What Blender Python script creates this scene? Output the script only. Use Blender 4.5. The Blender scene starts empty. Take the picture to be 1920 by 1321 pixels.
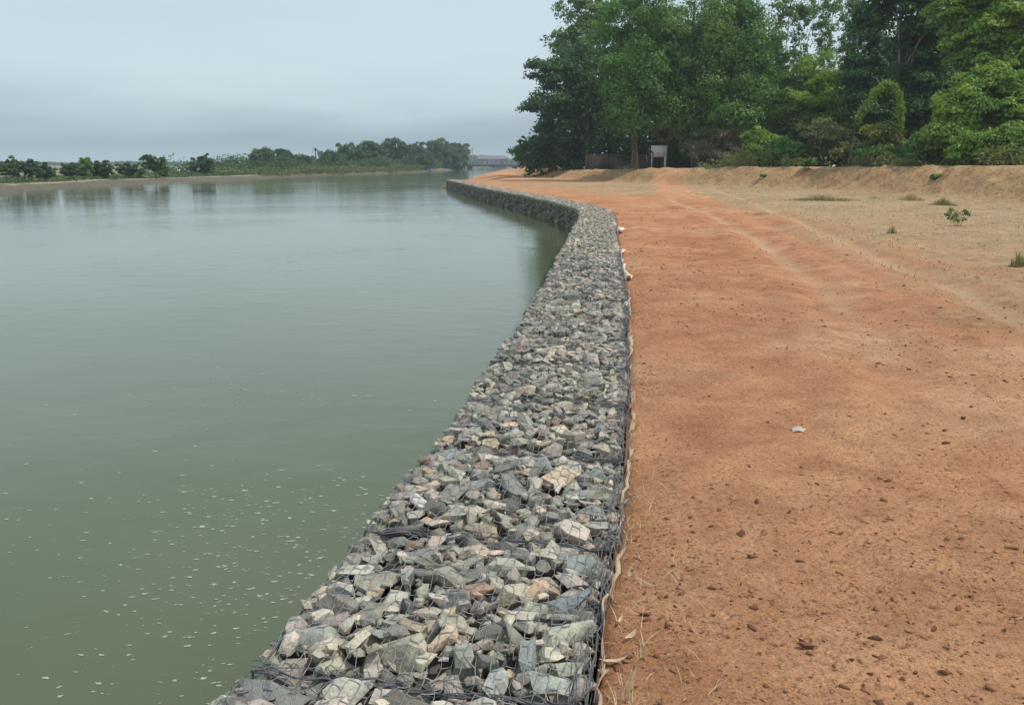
import bpy, bmesh, math, random
import numpy as np
from mathutils import Vector, Matrix, Euler
from mathutils.bvhtree import BVHTree

S = bpy.context.scene
COL = S.collection
rng = np.random.default_rng(11)
random.seed(5)

# ------------------------------------------------------------------ camera
EYE = 1.5
PITCH = math.radians(12.49)
FPX = 1600.0
cam_d = bpy.data.cameras.new('camera')
cam_d.sensor_width = 36.0
cam_d.lens = 36.0 * FPX / 1920.0
cam_d.clip_start = 0.05
cam_d.clip_end = 9000
cam = bpy.data.objects.new('camera', cam_d)
cam.location = (0, 0, EYE)
cam.rotation_euler = (math.pi / 2 - PITCH, 0, 0)
COL.objects.link(cam)
S.camera = cam

# ------------------------------------------------------------------ sky, sun, exposure
SUN_AZ = math.radians(98)      # clockwise from +Y (ahead) towards +X (right)
SUN_EL = math.radians(58)
W = bpy.data.worlds.new('World')
S.world = W
W.use_nodes = True
nt = W.node_tree
nt.nodes.clear()
def N(t, kind, **kw):
    n = t.nodes.new(kind)
    for k, v in kw.items():
        setattr(n, k, v)
    return n
def L(t, a, b):
    t.links.new(a, b)
def ramp(t, stops, fac=None, interp='LINEAR'):
    r = N(t, 'ShaderNodeValToRGB')
    cr = r.color_ramp
    cr.interpolation = interp
    while len(cr.elements) < len(stops):
        cr.elements.new(0.5)
    for e, (p, c) in zip(cr.elements, stops):
        e.position = p
        e.color = (*c, 1) if len(c) == 3 else c
    if fac is not None:
        L(t, fac, r.inputs['Fac'])
    return r
def mixc(t, a, b, fac, mode='MIX'):
    m = N(t, 'ShaderNodeMix', data_type='RGBA', blend_type=mode)
    for sock, v in ((m.inputs[0], fac), (m.inputs[6], a), (m.inputs[7], b)):
        if hasattr(v, 'is_linked'):
            L(t, v, sock)
        elif isinstance(v, (int, float)):
            sock.default_value = v
        else:
            sock.default_value = (*v, 1)
    return m.outputs[2]
def math_(t, op, a, b=None, clamp=False):
    m = N(t, 'ShaderNodeMath', operation=op, use_clamp=clamp)
    for sock, v in ((m.inputs[0], a), (m.inputs[1], b)):
        if v is None:
            continue
        if hasattr(v, 'is_linked'):
            L(t, v, sock)
        else:
            sock.default_value = v
    return m.outputs[0]

sky = N(nt, 'ShaderNodeTexSky', sky_type='NISHITA')
sky.sun_disc = False
sky.sun_elevation = SUN_EL
sky.sun_rotation = SUN_AZ
sky.air_density = 1.4
sky.dust_density = 3.0
tc = N(nt, 'ShaderNodeTexCoord')
sep = N(nt, 'ShaderNodeSeparateXYZ')
L(nt, tc.outputs['Generated'], sep.inputs[0])
# overcast veil: a dull bank of cloud low down, whiter above, soft mottling
mp = N(nt, 'ShaderNodeMapping')
mp.inputs['Scale'].default_value = (1.0, 1.0, 5.0)
L(nt, tc.outputs['Generated'], mp.inputs[0])
nz = N(nt, 'ShaderNodeTexNoise')
nz.inputs['Scale'].default_value = 4.2
nz.inputs['Detail'].default_value = 4
nz.inputs['Roughness'].default_value = 0.5
L(nt, mp.outputs[0], nz.inputs['Vector'])
wob = math_(nt, 'MULTIPLY', math_(nt, 'SUBTRACT', nz.outputs['Fac'], 0.5), 0.065)
el = math_(nt, 'ADD', sep.outputs[2], wob)
cl = ramp(nt, [(0.0, (3.9, 4.85, 5.6)), (0.024, (3.7, 4.7, 5.5)), (0.064, (6.0, 7.3, 8.1)),
               (0.10, (6.4, 7.8, 8.6)), (0.2, (6.1, 7.6, 8.5)), (1.0, (6.0, 7.3, 8.2))], el)
nz2 = N(nt, 'ShaderNodeTexNoise')
nz2.inputs['Scale'].default_value = 2.2
nz2.inputs['Detail'].default_value = 7
L(nt, mp.outputs[0], nz2.inputs['Vector'])
mot = ramp(nt, [(0.3, (0.94, 0.955, 0.965)), (0.7, (1.06, 1.045, 1.03))], nz2.outputs['Fac'])
clm = mixc(nt, cl.outputs[0], mot.outputs[0], 1.0, 'MULTIPLY')
skc = mixc(nt, sky.outputs[0], clm, 0.9)
bg = N(nt, 'ShaderNodeBackground')
bg.inputs['Strength'].default_value = 0.1
L(nt, skc, bg.inputs['Color'])
wo = N(nt, 'ShaderNodeOutputWorld')
L(nt, bg.outputs[0], wo.inputs['Surface'])

sun_d = bpy.data.lights.new('sun', 'SUN')
sun_d.energy = 2.8
sun_d.angle = math.radians(1.6)
sun_d.color = (1.0, 0.94, 0.85)
sun = bpy.data.objects.new('sun', sun_d)
to_sun = Vector((math.sin(SUN_AZ) * math.cos(SUN_EL), math.cos(SUN_AZ) * math.cos(SUN_EL), math.sin(SUN_EL)))
sun.rotation_euler = to_sun.to_track_quat('Z', 'Y').to_euler()
sun.location = (40, 30, 60)
COL.objects.link(sun)
S.view_settings.view_transform = 'Standard'
S.view_settings.look = 'None'
S.view_settings.exposure = 0.0
S.view_settings.gamma = 1.0
S.view_settings.use_curve_mapping = False
S.cycles.max_bounces = 8
S.cycles.transparent_max_bounces = 8
S.cycles.volume_bounces = 1

WATER_Z = -0.8

# ------------------------------------------------------------------ where things stand (measured on the photograph)
def ray(px, py):
    u = (px - 960) / FPX
    v = -(py - 660.5) / FPX
    return Vector((u, v * math.sin(PITCH) + math.cos(PITCH), v * math.cos(PITCH) - math.sin(PITCH)))
def on_z(px, py, z=0.0):
    d = ray(px, py)
    t = (z - EYE) / d.z
    return Vector((d.x * t, d.y * t, z))
def on_y(px, py, y):
    d = ray(px, py)
    t = y / d.y
    return Vector((d.x * t, y, EYE + d.z * t))

# ------------------------------------------------------------------ numpy noise
def _hash(ix, iy, seed):
    h = (ix.astype(np.int64) * 374761393 + iy.astype(np.int64) * 668265263 + seed * 974634533) & 0x7fffffff
    h = ((h ^ (h >> 13)) * 1274126177) & 0x7fffffff
    h = h ^ (h >> 16)
    return (h & 0xffff) / 65535.0
def vnoise(x, y, seed=0):
    ix = np.floor(x); iy = np.floor(y)
    fx = x - ix; fy = y - iy
    fx = fx * fx * (3 - 2 * fx); fy = fy * fy * (3 - 2 * fy)
    a = _hash(ix, iy, seed); b = _hash(ix + 1, iy, seed)
    c = _hash(ix, iy + 1, seed); d = _hash(ix + 1, iy + 1, seed)
    return (a * (1 - fx) + b * fx) * (1 - fy) + (c * (1 - fx) + d * fx) * fy - 0.5
def fbm(x, y, seed=0, octv=4):
    s = 0; a = 1.0
    for i in range(octv):
        s = s + a * vnoise(x * 2 ** i, y * 2 ** i, seed + i)
        a *= 0.5
    return s
def sstep(a, b, x):
    t = np.clip((x - a) / (b - a), 0, 1)
    return t * t * (3 - 2 * t)

# ------------------------------------------------------------------ mesh and object helpers
def mesh_np(name, verts, faces, tint=None, smooth=False, mat=None):
    """verts (n,3), faces (m,k) of one width; tint (n,) or (n,3) per vertex"""
    verts = np.asarray(verts, np.float32); faces = np.asarray(faces, np.int32)
    me = bpy.data.meshes.new(name)
    m, k = faces.shape
    me.vertices.add(len(verts)); me.vertices.foreach_set('co', verts.ravel())
    me.loops.add(m * k); me.loops.foreach_set('vertex_index', faces.ravel())
    me.polygons.add(m)
    me.polygons.foreach_set('loop_start', np.arange(0, m * k, k, dtype=np.int32))
    me.polygons.foreach_set('loop_total', np.full(m, k, np.int32))
    if smooth:
        me.polygons.foreach_set('use_smooth', np.ones(m, bool))
    me.update(calc_edges=True)
    if tint is not None:
        add_attr(me, 'tint', tint)
    if mat:
        me.materials.append(mat)
    return me
def add_attr(me, name, vals):
    vals = np.asarray(vals, np.float32)
    if vals.ndim == 1:
        a = me.attributes.new(name, 'FLOAT', 'POINT')
        a.data.foreach_set('value', vals)
    else:
        a = me.attributes.new(name, 'FLOAT_COLOR', 'POINT')
        a.data.foreach_set('color', np.hstack([vals, np.ones((len(vals), 1), np.float32)]).astype(np.float32).ravel())
def obj(name, me, parent=None, loc=None, kind=None):
    o = bpy.data.objects.new(name, me)
    COL.objects.link(o)
    if parent is not None:
        o.parent = parent
    if loc is not None:
        o.location = loc
    if kind:
        o['kind'] = kind
    return o
def tag(o, label, cat, group=None):
    o['label'] = label
    o['category'] = cat
    if group:
        o['group'] = group
    return o
def thing(name, label, cat, loc=(0, 0, 0), rz=0.0, group=None):
    o = bpy.data.objects.new(name, None)
    o.empty_display_size = 0.2
    COL.objects.link(o)
    o.location = loc
    o.rotation_euler = (0, 0, rz)
    return tag(o, label, cat, group)

class MB:
    """collects boxes and tubes of quads into one mesh"""
    def __init__(s):
        s.v = []; s.f = []; s.n = 0
    def add(s, v, f):
        v = np.asarray(v, float); f = np.asarray(f, int)
        s.v.append(v); s.f.append(f + s.n); s.n += len(v)
    def box(s, x0, x1, y0, y1, z0, z1):
        v = [(x0, y0, z0), (x1, y0, z0), (x1, y1, z0), (x0, y1, z0), (x0, y0, z1), (x1, y0, z1), (x1, y1, z1), (x0, y1, z1)]
        f = [(3, 2, 1, 0), (4, 5, 6, 7), (0, 1, 5, 4), (1, 2, 6, 5), (2, 3, 7, 6), (3, 0, 4, 7)]
        s.add(v, f)
    def tube(s, pts, rad, sides=6, cap=True):
        pts = [Vector(p) for p in pts]
        n = len(pts)
        rad = rad if hasattr(rad, '__len__') else [rad] * n
        vs = []; fs = []
        for i, p in enumerate(pts):
            d = (pts[min(i + 1, n - 1)] - pts[max(i - 1, 0)])
            if d.length < 1e-9:
                d = Vector((0, 0, 1))
            d.normalize()
            up = Vector((0, 0, 1)) if abs(d.z) < 0.9 else Vector((1, 0, 0))
            a = d.cross(up).normalized(); b = d.cross(a)
            for k in range(sides):
                t = 2 * math.pi * k / sides
                vs.append(p + (a * math.cos(t) + b * math.sin(t)) * rad[i])
        for i in range(n - 1):
            for k in range(sides):
                k2 = (k + 1) % sides
                fs.append((i * sides + k, i * sides + k2, (i + 1) * sides + k2, (i + 1) * sides + k))
        s.add([tuple(v) for v in vs], fs)
    def mesh(s, name, mat=None, smooth=False):
        return mesh_np(name, np.vstack(s.v), np.vstack(s.f), smooth=smooth, mat=mat)

def segs_mesh(name, A, B, r, mat):
    """many thin three-sided wires A->B"""
    A = np.asarray(A, float); B = np.asarray(B, float)
    n = len(A)
    r = np.broadcast_to(np.asarray(r, float), (n,))[:, None]
    d = B - A
    d /= np.maximum(np.linalg.norm(d, axis=1, keepdims=True), 1e-9)
    up = np.where(np.abs(d[:, 2:3]) < 0.9, np.array([[0, 0, 1.0]]), np.array([[1.0, 0, 0]]))
    a = np.cross(d, up); a /= np.linalg.norm(a, axis=1, keepdims=True)
    b = np.cross(d, a)
    V = np.zeros((n, 6, 3))
    for k in range(3):
        t = 2 * math.pi * k / 3
        off = (a * math.cos(t) + b * math.sin(t)) * r
        V[:, k] = A + off; V[:, 3 + k] = B + off
    base = (np.arange(n) * 6)[:, None, None]
    q = np.array([[0, 1, 4, 3], [1, 2, 5, 4], [2, 0, 3, 5]])[None]
    return mesh_np(name, V.reshape(-1, 3), (base + q).reshape(-1, 4), mat=mat)

# ------------------------------------------------------------------ materials
def material(name):
    m = bpy.data.materials.new(name)
    m.use_nodes = True
    t = m.node_tree
    t.nodes.clear()
    out = N(t, 'ShaderNodeOutputMaterial')
    p = N(t, 'ShaderNodeBsdfPrincipled')
    L(t, p.outputs[0], out.inputs['Surface'])
    p.inputs['Roughness'].default_value = 0.9
    p.inputs['Specular IOR Level'].default_value = 0.25
    return m, t, p
def noise(t, scale, detail=4, rough=0.55, vec=None, dist=0.0):
    n = N(t, 'ShaderNodeTexNoise')
    n.inputs['Scale'].default_value = scale
    n.inputs['Detail'].default_value = detail
    n.inputs['Roughness'].default_value = rough
    n.inputs['Distortion'].default_value = dist
    if vec is not None:
        L(t, vec, n.inputs['Vector'])
    return n.outputs['Fac']
def pos(t):
    return N(t, 'ShaderNodeNewGeometry').outputs['Position']
def objco(t):
    return N(t, 'ShaderNodeTexCoord').outputs['Object']
def bump(t, p, h, strength=0.5, dist=0.02):
    b = N(t, 'ShaderNodeBump')
    b.inputs['Strength'].default_value = strength
    b.inputs['Distance'].default_value = dist
    L(t, h, b.inputs['Height'])
    L(t, b.outputs[0], p.inputs['Normal'])
def simple(name, col, col2=None, scale=6.0, rough=0.9, bmp=0.3, dist=0.01, spec=0.25, metal=0.0, vec='obj'):
    m, t, p = material(name)
    v = objco(t) if vec == 'obj' else pos(t)
    f = noise(t, scale, 5, vec=v)
    c2 = col2 or tuple(c * 0.7 for c in col)
    r = ramp(t, [(0.35, col), (0.68, c2)], f)
    L(t, r.outputs[0], p.inputs['Base Color'])
    p.inputs['Roughness'].default_value = rough
    p.inputs['Specular IOR Level'].default_value = spec
    p.inputs['Metallic'].default_value = metal
    if bmp:
        bump(t, p, noise(t, scale * 4, 4, vec=v), bmp, dist)
    return m
def leafmat(name, c0, c1, c2, transl=0.3, rough=0.55):
    """leaf colours from the per-leaf attribute, some light through the blade"""
    m = bpy.data.materials.new(name)
    m.use_nodes = True
    t = m.node_tree
    t.nodes.clear()
    out = N(t, 'ShaderNodeOutputMaterial')
    a = N(t, 'ShaderNodeAttribute', attribute_name='tint')
    r = ramp(t, [(0.0, c0), (0.5, c1), (1.0, c2)], a.outputs['Fac'])
    p = N(t, 'ShaderNodeBsdfPrincipled')
    p.inputs['Roughness'].default_value = rough
    p.inputs['Specular IOR Level'].default_value = 0.3
    L(t, r.outputs[0], p.inputs['Base Color'])
    tr = N(t, 'ShaderNodeBsdfTranslucent')
    br = mixc(t, r.outputs[0], (1.25, 1.2, 0.6), 1.0, 'MULTIPLY')
    L(t, br, tr.inputs['Color'])
    mx = N(t, 'ShaderNodeMixShader')
    mx.inputs[0].default_value = transl
    L(t, p.outputs[0], mx.inputs[1]); L(t, tr.outputs[0], mx.inputs[2])
    L(t, mx.outputs[0], out.inputs['Surface'])
    return m

def stone_material(name, source):
    m, t, p = material(name)
    if source == 'object':
        oi = N(t, 'ShaderNodeObjectInfo')
        base = oi.outputs['Color']; rnd = oi.outputs['Random']
    else:
        at = N(t, 'ShaderNodeAttribute', attribute_name='tint')
        base = at.outputs['Color']; rnd = None
    v = pos(t)
    f = noise(t, 16, 5, 0.6, v)
    r = ramp(t, [(0.28, (0.62, 0.6, 0.6)), (0.5, (1, 1, 1)), (0.75, (1.28, 1.24, 1.16))], f)
    c = mixc(t, base, r.outputs[0], 1.0, 'MULTIPLY')
    st = ramp(t, [(0.56, (0, 0, 0)), (0.68, (1, 1, 1))], noise(t, 7, 4, 0.6, v, 1.2))
    c = mixc(t, c, (0.33, 0.24, 0.16), math_(t, 'MULTIPLY', st.outputs[0], 0.45))
    sp = ramp(t, [(0.35, (0.72, 0.72, 0.72)), (0.5, (1, 1, 1)), (0.66, (1.2, 1.2, 1.2))], noise(t, 150, 2, 0.5, v))
    c = mixc(t, c, sp.outputs[0], 0.7, 'MULTIPLY')
    L(t, c, p.inputs['Base Color'])
    p.inputs['Roughness'].default_value = 0.88
    h = math_(t, 'ADD', noise(t, 45, 5, 0.65, v), math_(t, 'MULTIPLY', noise(t, 14, 3, 0.5, v), 1.5))
    bump(t, p, h, 0.75, 0.012)
    return m
M_stone = stone_material('quarry_stone', 'object')
M_fill = stone_material('quarry_stone_fill', 'attr')
M_core = simple('stone_dust', (0.16, 0.15, 0.135), (0.09, 0.085, 0.08), 12)
M_wire = simple('galvanised_wire', (0.42, 0.42, 0.42), (0.20, 0.20, 0.205), 30, rough=0.45, bmp=0, spec=0.5, metal=0.55)
M_edge = simple('old_edge_wire', (0.20, 0.20, 0.21), (0.10, 0.10, 0.10), 20, rough=0.5, bmp=0, spec=0.5, metal=0.4)
M_fabric = simple('filter_fabric', (0.52, 0.41, 0.30), (0.34, 0.22, 0.14), 9, bmp=0.4)
M_white_fabric = simple('bleached_fabric', (0.74, 0.69, 0.60), (0.58, 0.50, 0.41), 5, bmp=0.4)
M_straw = simple('dry_straw', (0.72, 0.58, 0.38), (0.52, 0.39, 0.23), 14, bmp=0)
M_dryleaf = simple('bleached_leaf', (0.60, 0.47, 0.32), (0.40, 0.28, 0.17), 12, bmp=0.2)
M_bark = simple('bark', (0.16, 0.125, 0.095), (0.08, 0.065, 0.05), 5, bmp=0.6, dist=0.03)
M_palebark = simple('pale_bark', (0.34, 0.29, 0.24), (0.2, 0.17, 0.14), 3, bmp=0.5, dist=0.03)

def math_vec(t, v):
    m = N(t, 'ShaderNodeMapping')
    m.inputs['Location'].default_value = (13.1, 7.7, 3.3)
    L(t, v, m.inputs[0])
    return m.outputs[0]
# laterite ground
def ground_material():
    m, t, p = material('laterite_ground')
    v = pos(t)
    za = N(t, 'ShaderNodeAttribute', attribute_name='zone').outputs['Fac']     # 0 bare laterite ... 1 dry straw turf
    ru = N(t, 'ShaderNodeAttribute', attribute_name='rut').outputs['Fac']      # loose pale dust of the wheel tracks
    da = N(t, 'ShaderNodeAttribute', attribute_name='bank').outputs['Fac']     # dike face
    big = noise(t, 0.45, 5, 0.6, v, 0.6)
    red = ramp(t, [(0.30, (0.54, 0.255, 0.135)), (0.48, (0.66, 0.348, 0.188)), (0.66, (0.72, 0.432, 0.252))], big)
    mid = ramp(t, [(0.32, (0.78, 0.74, 0.72)), (0.55, (1.0, 1.0, 1.0)), (0.75, (1.14, 1.14, 1.12))], noise(t, 3.2, 6, 0.62, v))
    c = mixc(t, red.outputs[0], mid.outputs[0], 1.0, 'MULTIPLY')
    gr = ramp(t, [(0.30, (0.50, 0.44, 0.40)), (0.46, (1, 1, 1)), (0.7, (1.2, 1.2, 1.18))], noise(t, 38, 5, 0.7, v))
    c = mixc(t, c, gr.outputs[0], 0.9, 'MULTIPLY')
    g3 = ramp(t, [(0.33, (0.72, 0.68, 0.66)), (0.5, (1, 1, 1)), (0.68, (1.22, 1.22, 1.2))], noise(t, 130, 3, 0.6, v))
    c = mixc(t, c, g3.outputs[0], 0.9, 'MULTIPLY')
    pt = ramp(t, [(0.35, (0.84, 0.80, 0.78)), (0.55, (1.0, 1.0, 1.0)), (0.7, (1.08, 1.10, 1.12))], noise(t, 1.3, 5, 0.65, v, 0.8))
    c = mixc(t, c, pt.outputs[0], 1.0, 'MULTIPLY')
    dk = ramp(t, [(0.62, (0, 0, 0)), (0.70, (1, 1, 1))], noise(t, 13, 3, 0.6, v))
    pm = ramp(t, [(0.42, (0, 0, 0)), (0.62, (1, 1, 1))], noise(t, 0.9, 3, 0.5, v))
    c = mixc(t, c, (0.20, 0.085, 0.045), math_(t, 'MULTIPLY', math_(t, 'MULTIPLY', dk.outputs[0], pm.outputs[0]), 0.6))
    rd = N(t, 'ShaderNodeAttribute', attribute_name='red').outputs['Fac']
    c = mixc(t, c, mixc(t, c, (0.84, 0.77, 0.76), 1.0, 'MULTIPLY'), rd)
    dust = ramp(t, [(0.3, (0.56, 0.37, 0.22)), (0.7, (0.68, 0.48, 0.31))], noise(t, 5, 4, 0.6, v))
    # dry turf
    g1 = ramp(t, [(0.30, (0.31, 0.21, 0.125)), (0.47, (0.46, 0.315, 0.195)), (0.62, (0.52, 0.375, 0.235)), (0.8, (0.38, 0.32, 0.175))], noise(t, 1.5, 7, 0.74, v))
    g2 = ramp(t, [(0.36, (0.52, 0.50, 0.42)), (0.5, (0.95, 0.95, 0.93)), (0.64, (1.15, 1.14, 1.12))], noise(t, 5.5, 6, 0.72, v))
    turf = mixc(t, g1.outputs[0], g2.outputs[0], 0.9, 'MULTIPLY')
    ol = ramp(t, [(0.50, (0, 0, 0)), (0.60, (1, 1, 1))], noise(t, 0.75, 7, 0.7, v, 0.5))
    turf = mixc(t, turf, (0.27, 0.225, 0.125), math_(t, 'MULTIPLY', ol.outputs[0], 0.55))
    pk = ramp(t, [(0.52, (0, 0, 0)), (0.66, (1, 1, 1))], noise(t, 0.35, 5, 0.6, math_vec(t, v)))
    turf = mixc(t, turf, (0.47, 0.30, 0.18), math_(t, 'MULTIPLY', pk.outputs[0], 0.5))
    zz = math_(t, 'ADD', za, math_(t, 'MULTIPLY', math_(t, 'SUBTRACT', noise(t, 0.9, 7, 0.72, v), 0.5), 1.3))
    zf = ramp(t, [(0.2, (0, 0, 0)), (0.5, (0.55, 0.55, 0.55)), (0.85, (1, 1, 1))], zz)
    c = mixc(t, c, turf, zf.outputs[0])
    c = mixc(t, c, dust.outputs[0], math_(t, 'MULTIPLY', ru, 0.55, True))
    dkc = ramp(t, [(0.28, (0.22, 0.10, 0.055)), (0.42, (0.36, 0.21, 0.108)), (0.55, (0.46, 0.30, 0.16)), (0.68, (0.32, 0.235, 0.11)), (0.8, (0.22, 0.185, 0.08))], noise(t, 0.9, 7, 0.72, v))
    dkc2 = mixc(t, dkc.outputs[0], g2.outputs[0], 0.9, 'MULTIPLY')
    c = mixc(t, c, dkc2, da)
    fk = ramp(t, [(0.58, (0, 0, 0)), (0.64, (1, 1, 1))], noise(t, 75, 2, 0.5, v))
    fk2 = ramp(t, [(0.64, (0, 0, 0)), (0.68, (1, 1, 1))], noise(t, 27, 3, 0.55, v))
    c = mixc(t, c, (0.21, 0.095, 0.052), math_(t, 'MULTIPLY', fk2.outputs[0], 0.7))
    fm = ramp(t, [(0.36, (0.15, 0.15, 0.15)), (0.6, (1, 1, 1))], noise(t, 1.6, 4, 0.6, v))
    c = mixc(t, c, (0.17, 0.08, 0.045), math_(t, 'MULTIPLY', math_(t, 'MULTIPLY', fk.outputs[0], fm.outputs[0]), 0.62))
    lt = ramp(t, [(0.62, (0, 0, 0)), (0.72, (1, 1, 1))], noise(t, 48, 2, 0.5, math_vec(t, v)))
    c = mixc(t, c, (0.68, 0.46, 0.30), math_(t, 'MULTIPLY', lt.outputs[0], 0.5))
    L(t, c, p.inputs['Base Color'])
    p.inputs['Roughness'].default_value = 0.95
    p.inputs['Specular IOR Level'].default_value = 0.1
    h = math_(t, 'ADD', noise(t, 26, 7, 0.75, v), math_(t, 'MULTIPLY', noise(t, 6, 4, 0.6, v), 0.9))
    bump(t, p, h, 1.0, 0.034)
    return m
M_ground = ground_material()

def bank_material():
    m, t, p = material('far_bank_earth')
    v = pos(t)
    da = N(t, 'ShaderNodeAttribute', attribute_name='bank').outputs['Fac']
    a = ramp(t, [(0.3, (0.15, 0.15, 0.08)), (0.55, (0.24, 0.21, 0.12)), (0.75, (0.13, 0.15, 0.06))], noise(t, 0.25, 6, 0.65, v))
    b = ramp(t, [(0.3, (0.08, 0.068, 0.055)), (0.5, (0.145, 0.118, 0.092)), (0.7, (0.085, 0.09, 0.05))], noise(t, 0.6, 6, 0.75, v))
    lip = math_(t, 'MULTIPLY', math_(t, 'MULTIPLY', da, math_(t, 'SUBTRACT', 1.0, da)), 3.6, True)
    L(t, mixc(t, mixc(t, a.outputs[0], b.outputs[0], da), (0.42, 0.33, 0.22), lip), p.inputs['Base Color'])
    bump(t, p, noise(t, 4, 5, 0.6, v), 0.5, 0.1)
    return m
M_bank = bank_material()

def water_material():
    m, t, p = material('river_water')
    v = pos(t)
    mpn = N(t, 'ShaderNodeMapping')
    mpn.inputs['Scale'].default_value = (1.0, 1.6, 1.0)
    L(t, v, mpn.inputs[0])
    c = ramp(t, [(0.3, (0.084, 0.106, 0.052)), (0.7, (0.118, 0.134, 0.078))], noise(t, 0.16, 5, 0.6, v, 0.7))
    L(t, c.outputs[0], p.inputs['Base Color'])
    p.inputs['Roughness'].default_value = 0.07
    p.inputs['IOR'].default_value = 1.33
    p.inputs['Specular IOR Level'].default_value = 0.5
    h1 = noise(t, 1.3, 3, 0.5, mpn.outputs[0], 0.4)
    h2 = noise(t, 7.0, 3, 0.5, mpn.outputs[0], 0.3)
    patch = ramp(t, [(0.38, (0.12, 0.12, 0.12)), (0.64, (1, 1, 1))], noise(t, 0.06, 5, 0.6, mpn.outputs[0], 0.8))
    h = math_(t, 'MULTIPLY', math_(t, 'ADD', h1, math_(t, 'MULTIPLY', h2, 0.16)), patch.outputs[0])
    bump(t, p, h, 0.5, 0.03)
    return m
M_water = water_material()

# ------------------------------------------------------------------ plan of the place
WC = np.array([(-1.55, -6), (-1.0, -2), (-0.62, 0.6), (-0.31, 2.15), (-0.15, 3.05), (0.0, 3.9), (0.12, 4.6), (0.31, 6.06), (0.53, 7.7),
               (0.80, 9.8), (1.26, 14.1), (1.60, 17.2), (2.10, 21.7), (2.50, 25.2), (2.72, 28.3), (2.55, 31.5), (2.05, 35.2), (0.95, 42.2), (-0.95, 52.2), (-3.2, 66), (-5.65, 81.5)], float)
_ys = np.linspace(-6, 81.5, 1400)
_xs = np.interp(_ys, WC[:, 1], WC[:, 0])
_k = np.ones(41) / 41
_xs[20:-20] = np.convolve(_xs, _k, 'same')[20:-20]
_s = np.concatenate([[0], np.cumsum(np.hypot(np.diff(_xs), np.diff(_ys)))])
def wall_at(s):
    x = np.interp(s, _s, _xs); y = np.interp(s, _s, _ys)
    x2 = np.interp(s + 0.05, _s, _xs); y2 = np.interp(s + 0.05, _s, _ys)
    x1 = np.interp(s - 0.05, _s, _xs); y1 = np.interp(s - 0.05, _s, _ys)
    a = math.atan2(-(x2 - x1), (y2 - y1))
    return x, y, a
HALF = 0.53
_sl = np.gradient(_xs, _ys)
_right = _xs + HALF * np.sqrt(1 + _sl ** 2)
SHORE_R = np.array([(81.5, -5.0), (83, -6.6), (88, -8.2), (110, -9.4), (153, -9.8), (230, -8.8), (300, -5), (400, 6), (520, 24), (4000, 60)], float)
def edge_right(y):
    y = np.asarray(y, float)
    return np.where(y <= 81.4, np.interp(y, _ys, _right), np.interp(y, SHORE_R[:, 0], SHORE_R[:, 1]))
SHORE_L = np.array([(-90, -56), (0, -48), (40, -44), (71, -42), (94, -41.6), (131, -38.4), (160, -35.4), (184, -29.8), (225, -23), (263, -18.0), (300, -17.5), (420, -19), (480, -6), (540, 22), (4000, 55)], float)
def edge_left(y):
    return np.interp(y, SHORE_L[:, 0], SHORE_L[:, 1])

FOOT = np.array([(17.6, -80), (18.2, 8), (19.2, 28), (19.5, 36), (18.9, 44), (17.0, 51), (13.4, 57), (9.4, 65), (5.8, 82), (1.4, 110), (-1.5, 170), (7, 300), (40, 520), (80, 4000)], float)
def dike_dist(x, y):
    x = np.asarray(x, float); y = np.asarray(y, float)
    best = np.full(x.shape, 1e18); sg = np.zeros(x.shape)
    for (ax, ay), (bx, by) in zip(FOOT[:-1], FOOT[1:]):
        dx, dy = bx - ax, by - ay
        t = np.clip(((x - ax) * dx + (y - ay) * dy) / (dx * dx + dy * dy), 0, 1)
        ex = x - (ax + t * dx); ey = y - (ay + t * dy)
        d2 = ex * ex + ey * ey
        side = np.sign(dy * (x - ax) - dx * (y - ay))
        sg = np.where(d2 < best, side, sg)
        best = np.minimum(best, d2)
    return np.sqrt(best) * sg
def crest_z(y):
    return np.interp(y, [0, 36, 48, 57, 66, 80, 105, 140, 300, 4000], [1.45, 1.40, 1.33, 1.27, 1.12, 0.95, 0.7, 0.5, 0.6, 1.0])
TRACKS = [[(1330, 352), (1420, 383), (1560, 442), (1640, 478), (1720, 512), (1800, 545), (1920, 606), (2100, 720)],
          [(1250, 372), (1330, 402), (1420, 448), (1500, 510), (1560, 556), (1640, 640), (1760, 800)]]
TRK = [np.array([tuple(on_z(*q))[:2] for q in tr]) for tr in TRACKS]
def poly_dist(P, x, y):
    best = np.full(x.shape, 1e18)
    for (ax, ay), (bx, by) in zip(P[:-1], P[1:]):
        dx, dy = bx - ax, by - ay
        t = np.clip(((x - ax) * dx + (y - ay) * dy) / (dx * dx + dy * dy), 0, 1)
        best = np.minimum(best, (x - ax - t * dx) ** 2 + (y - ay - t * dy) ** 2)
    return np.sqrt(best)
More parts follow.
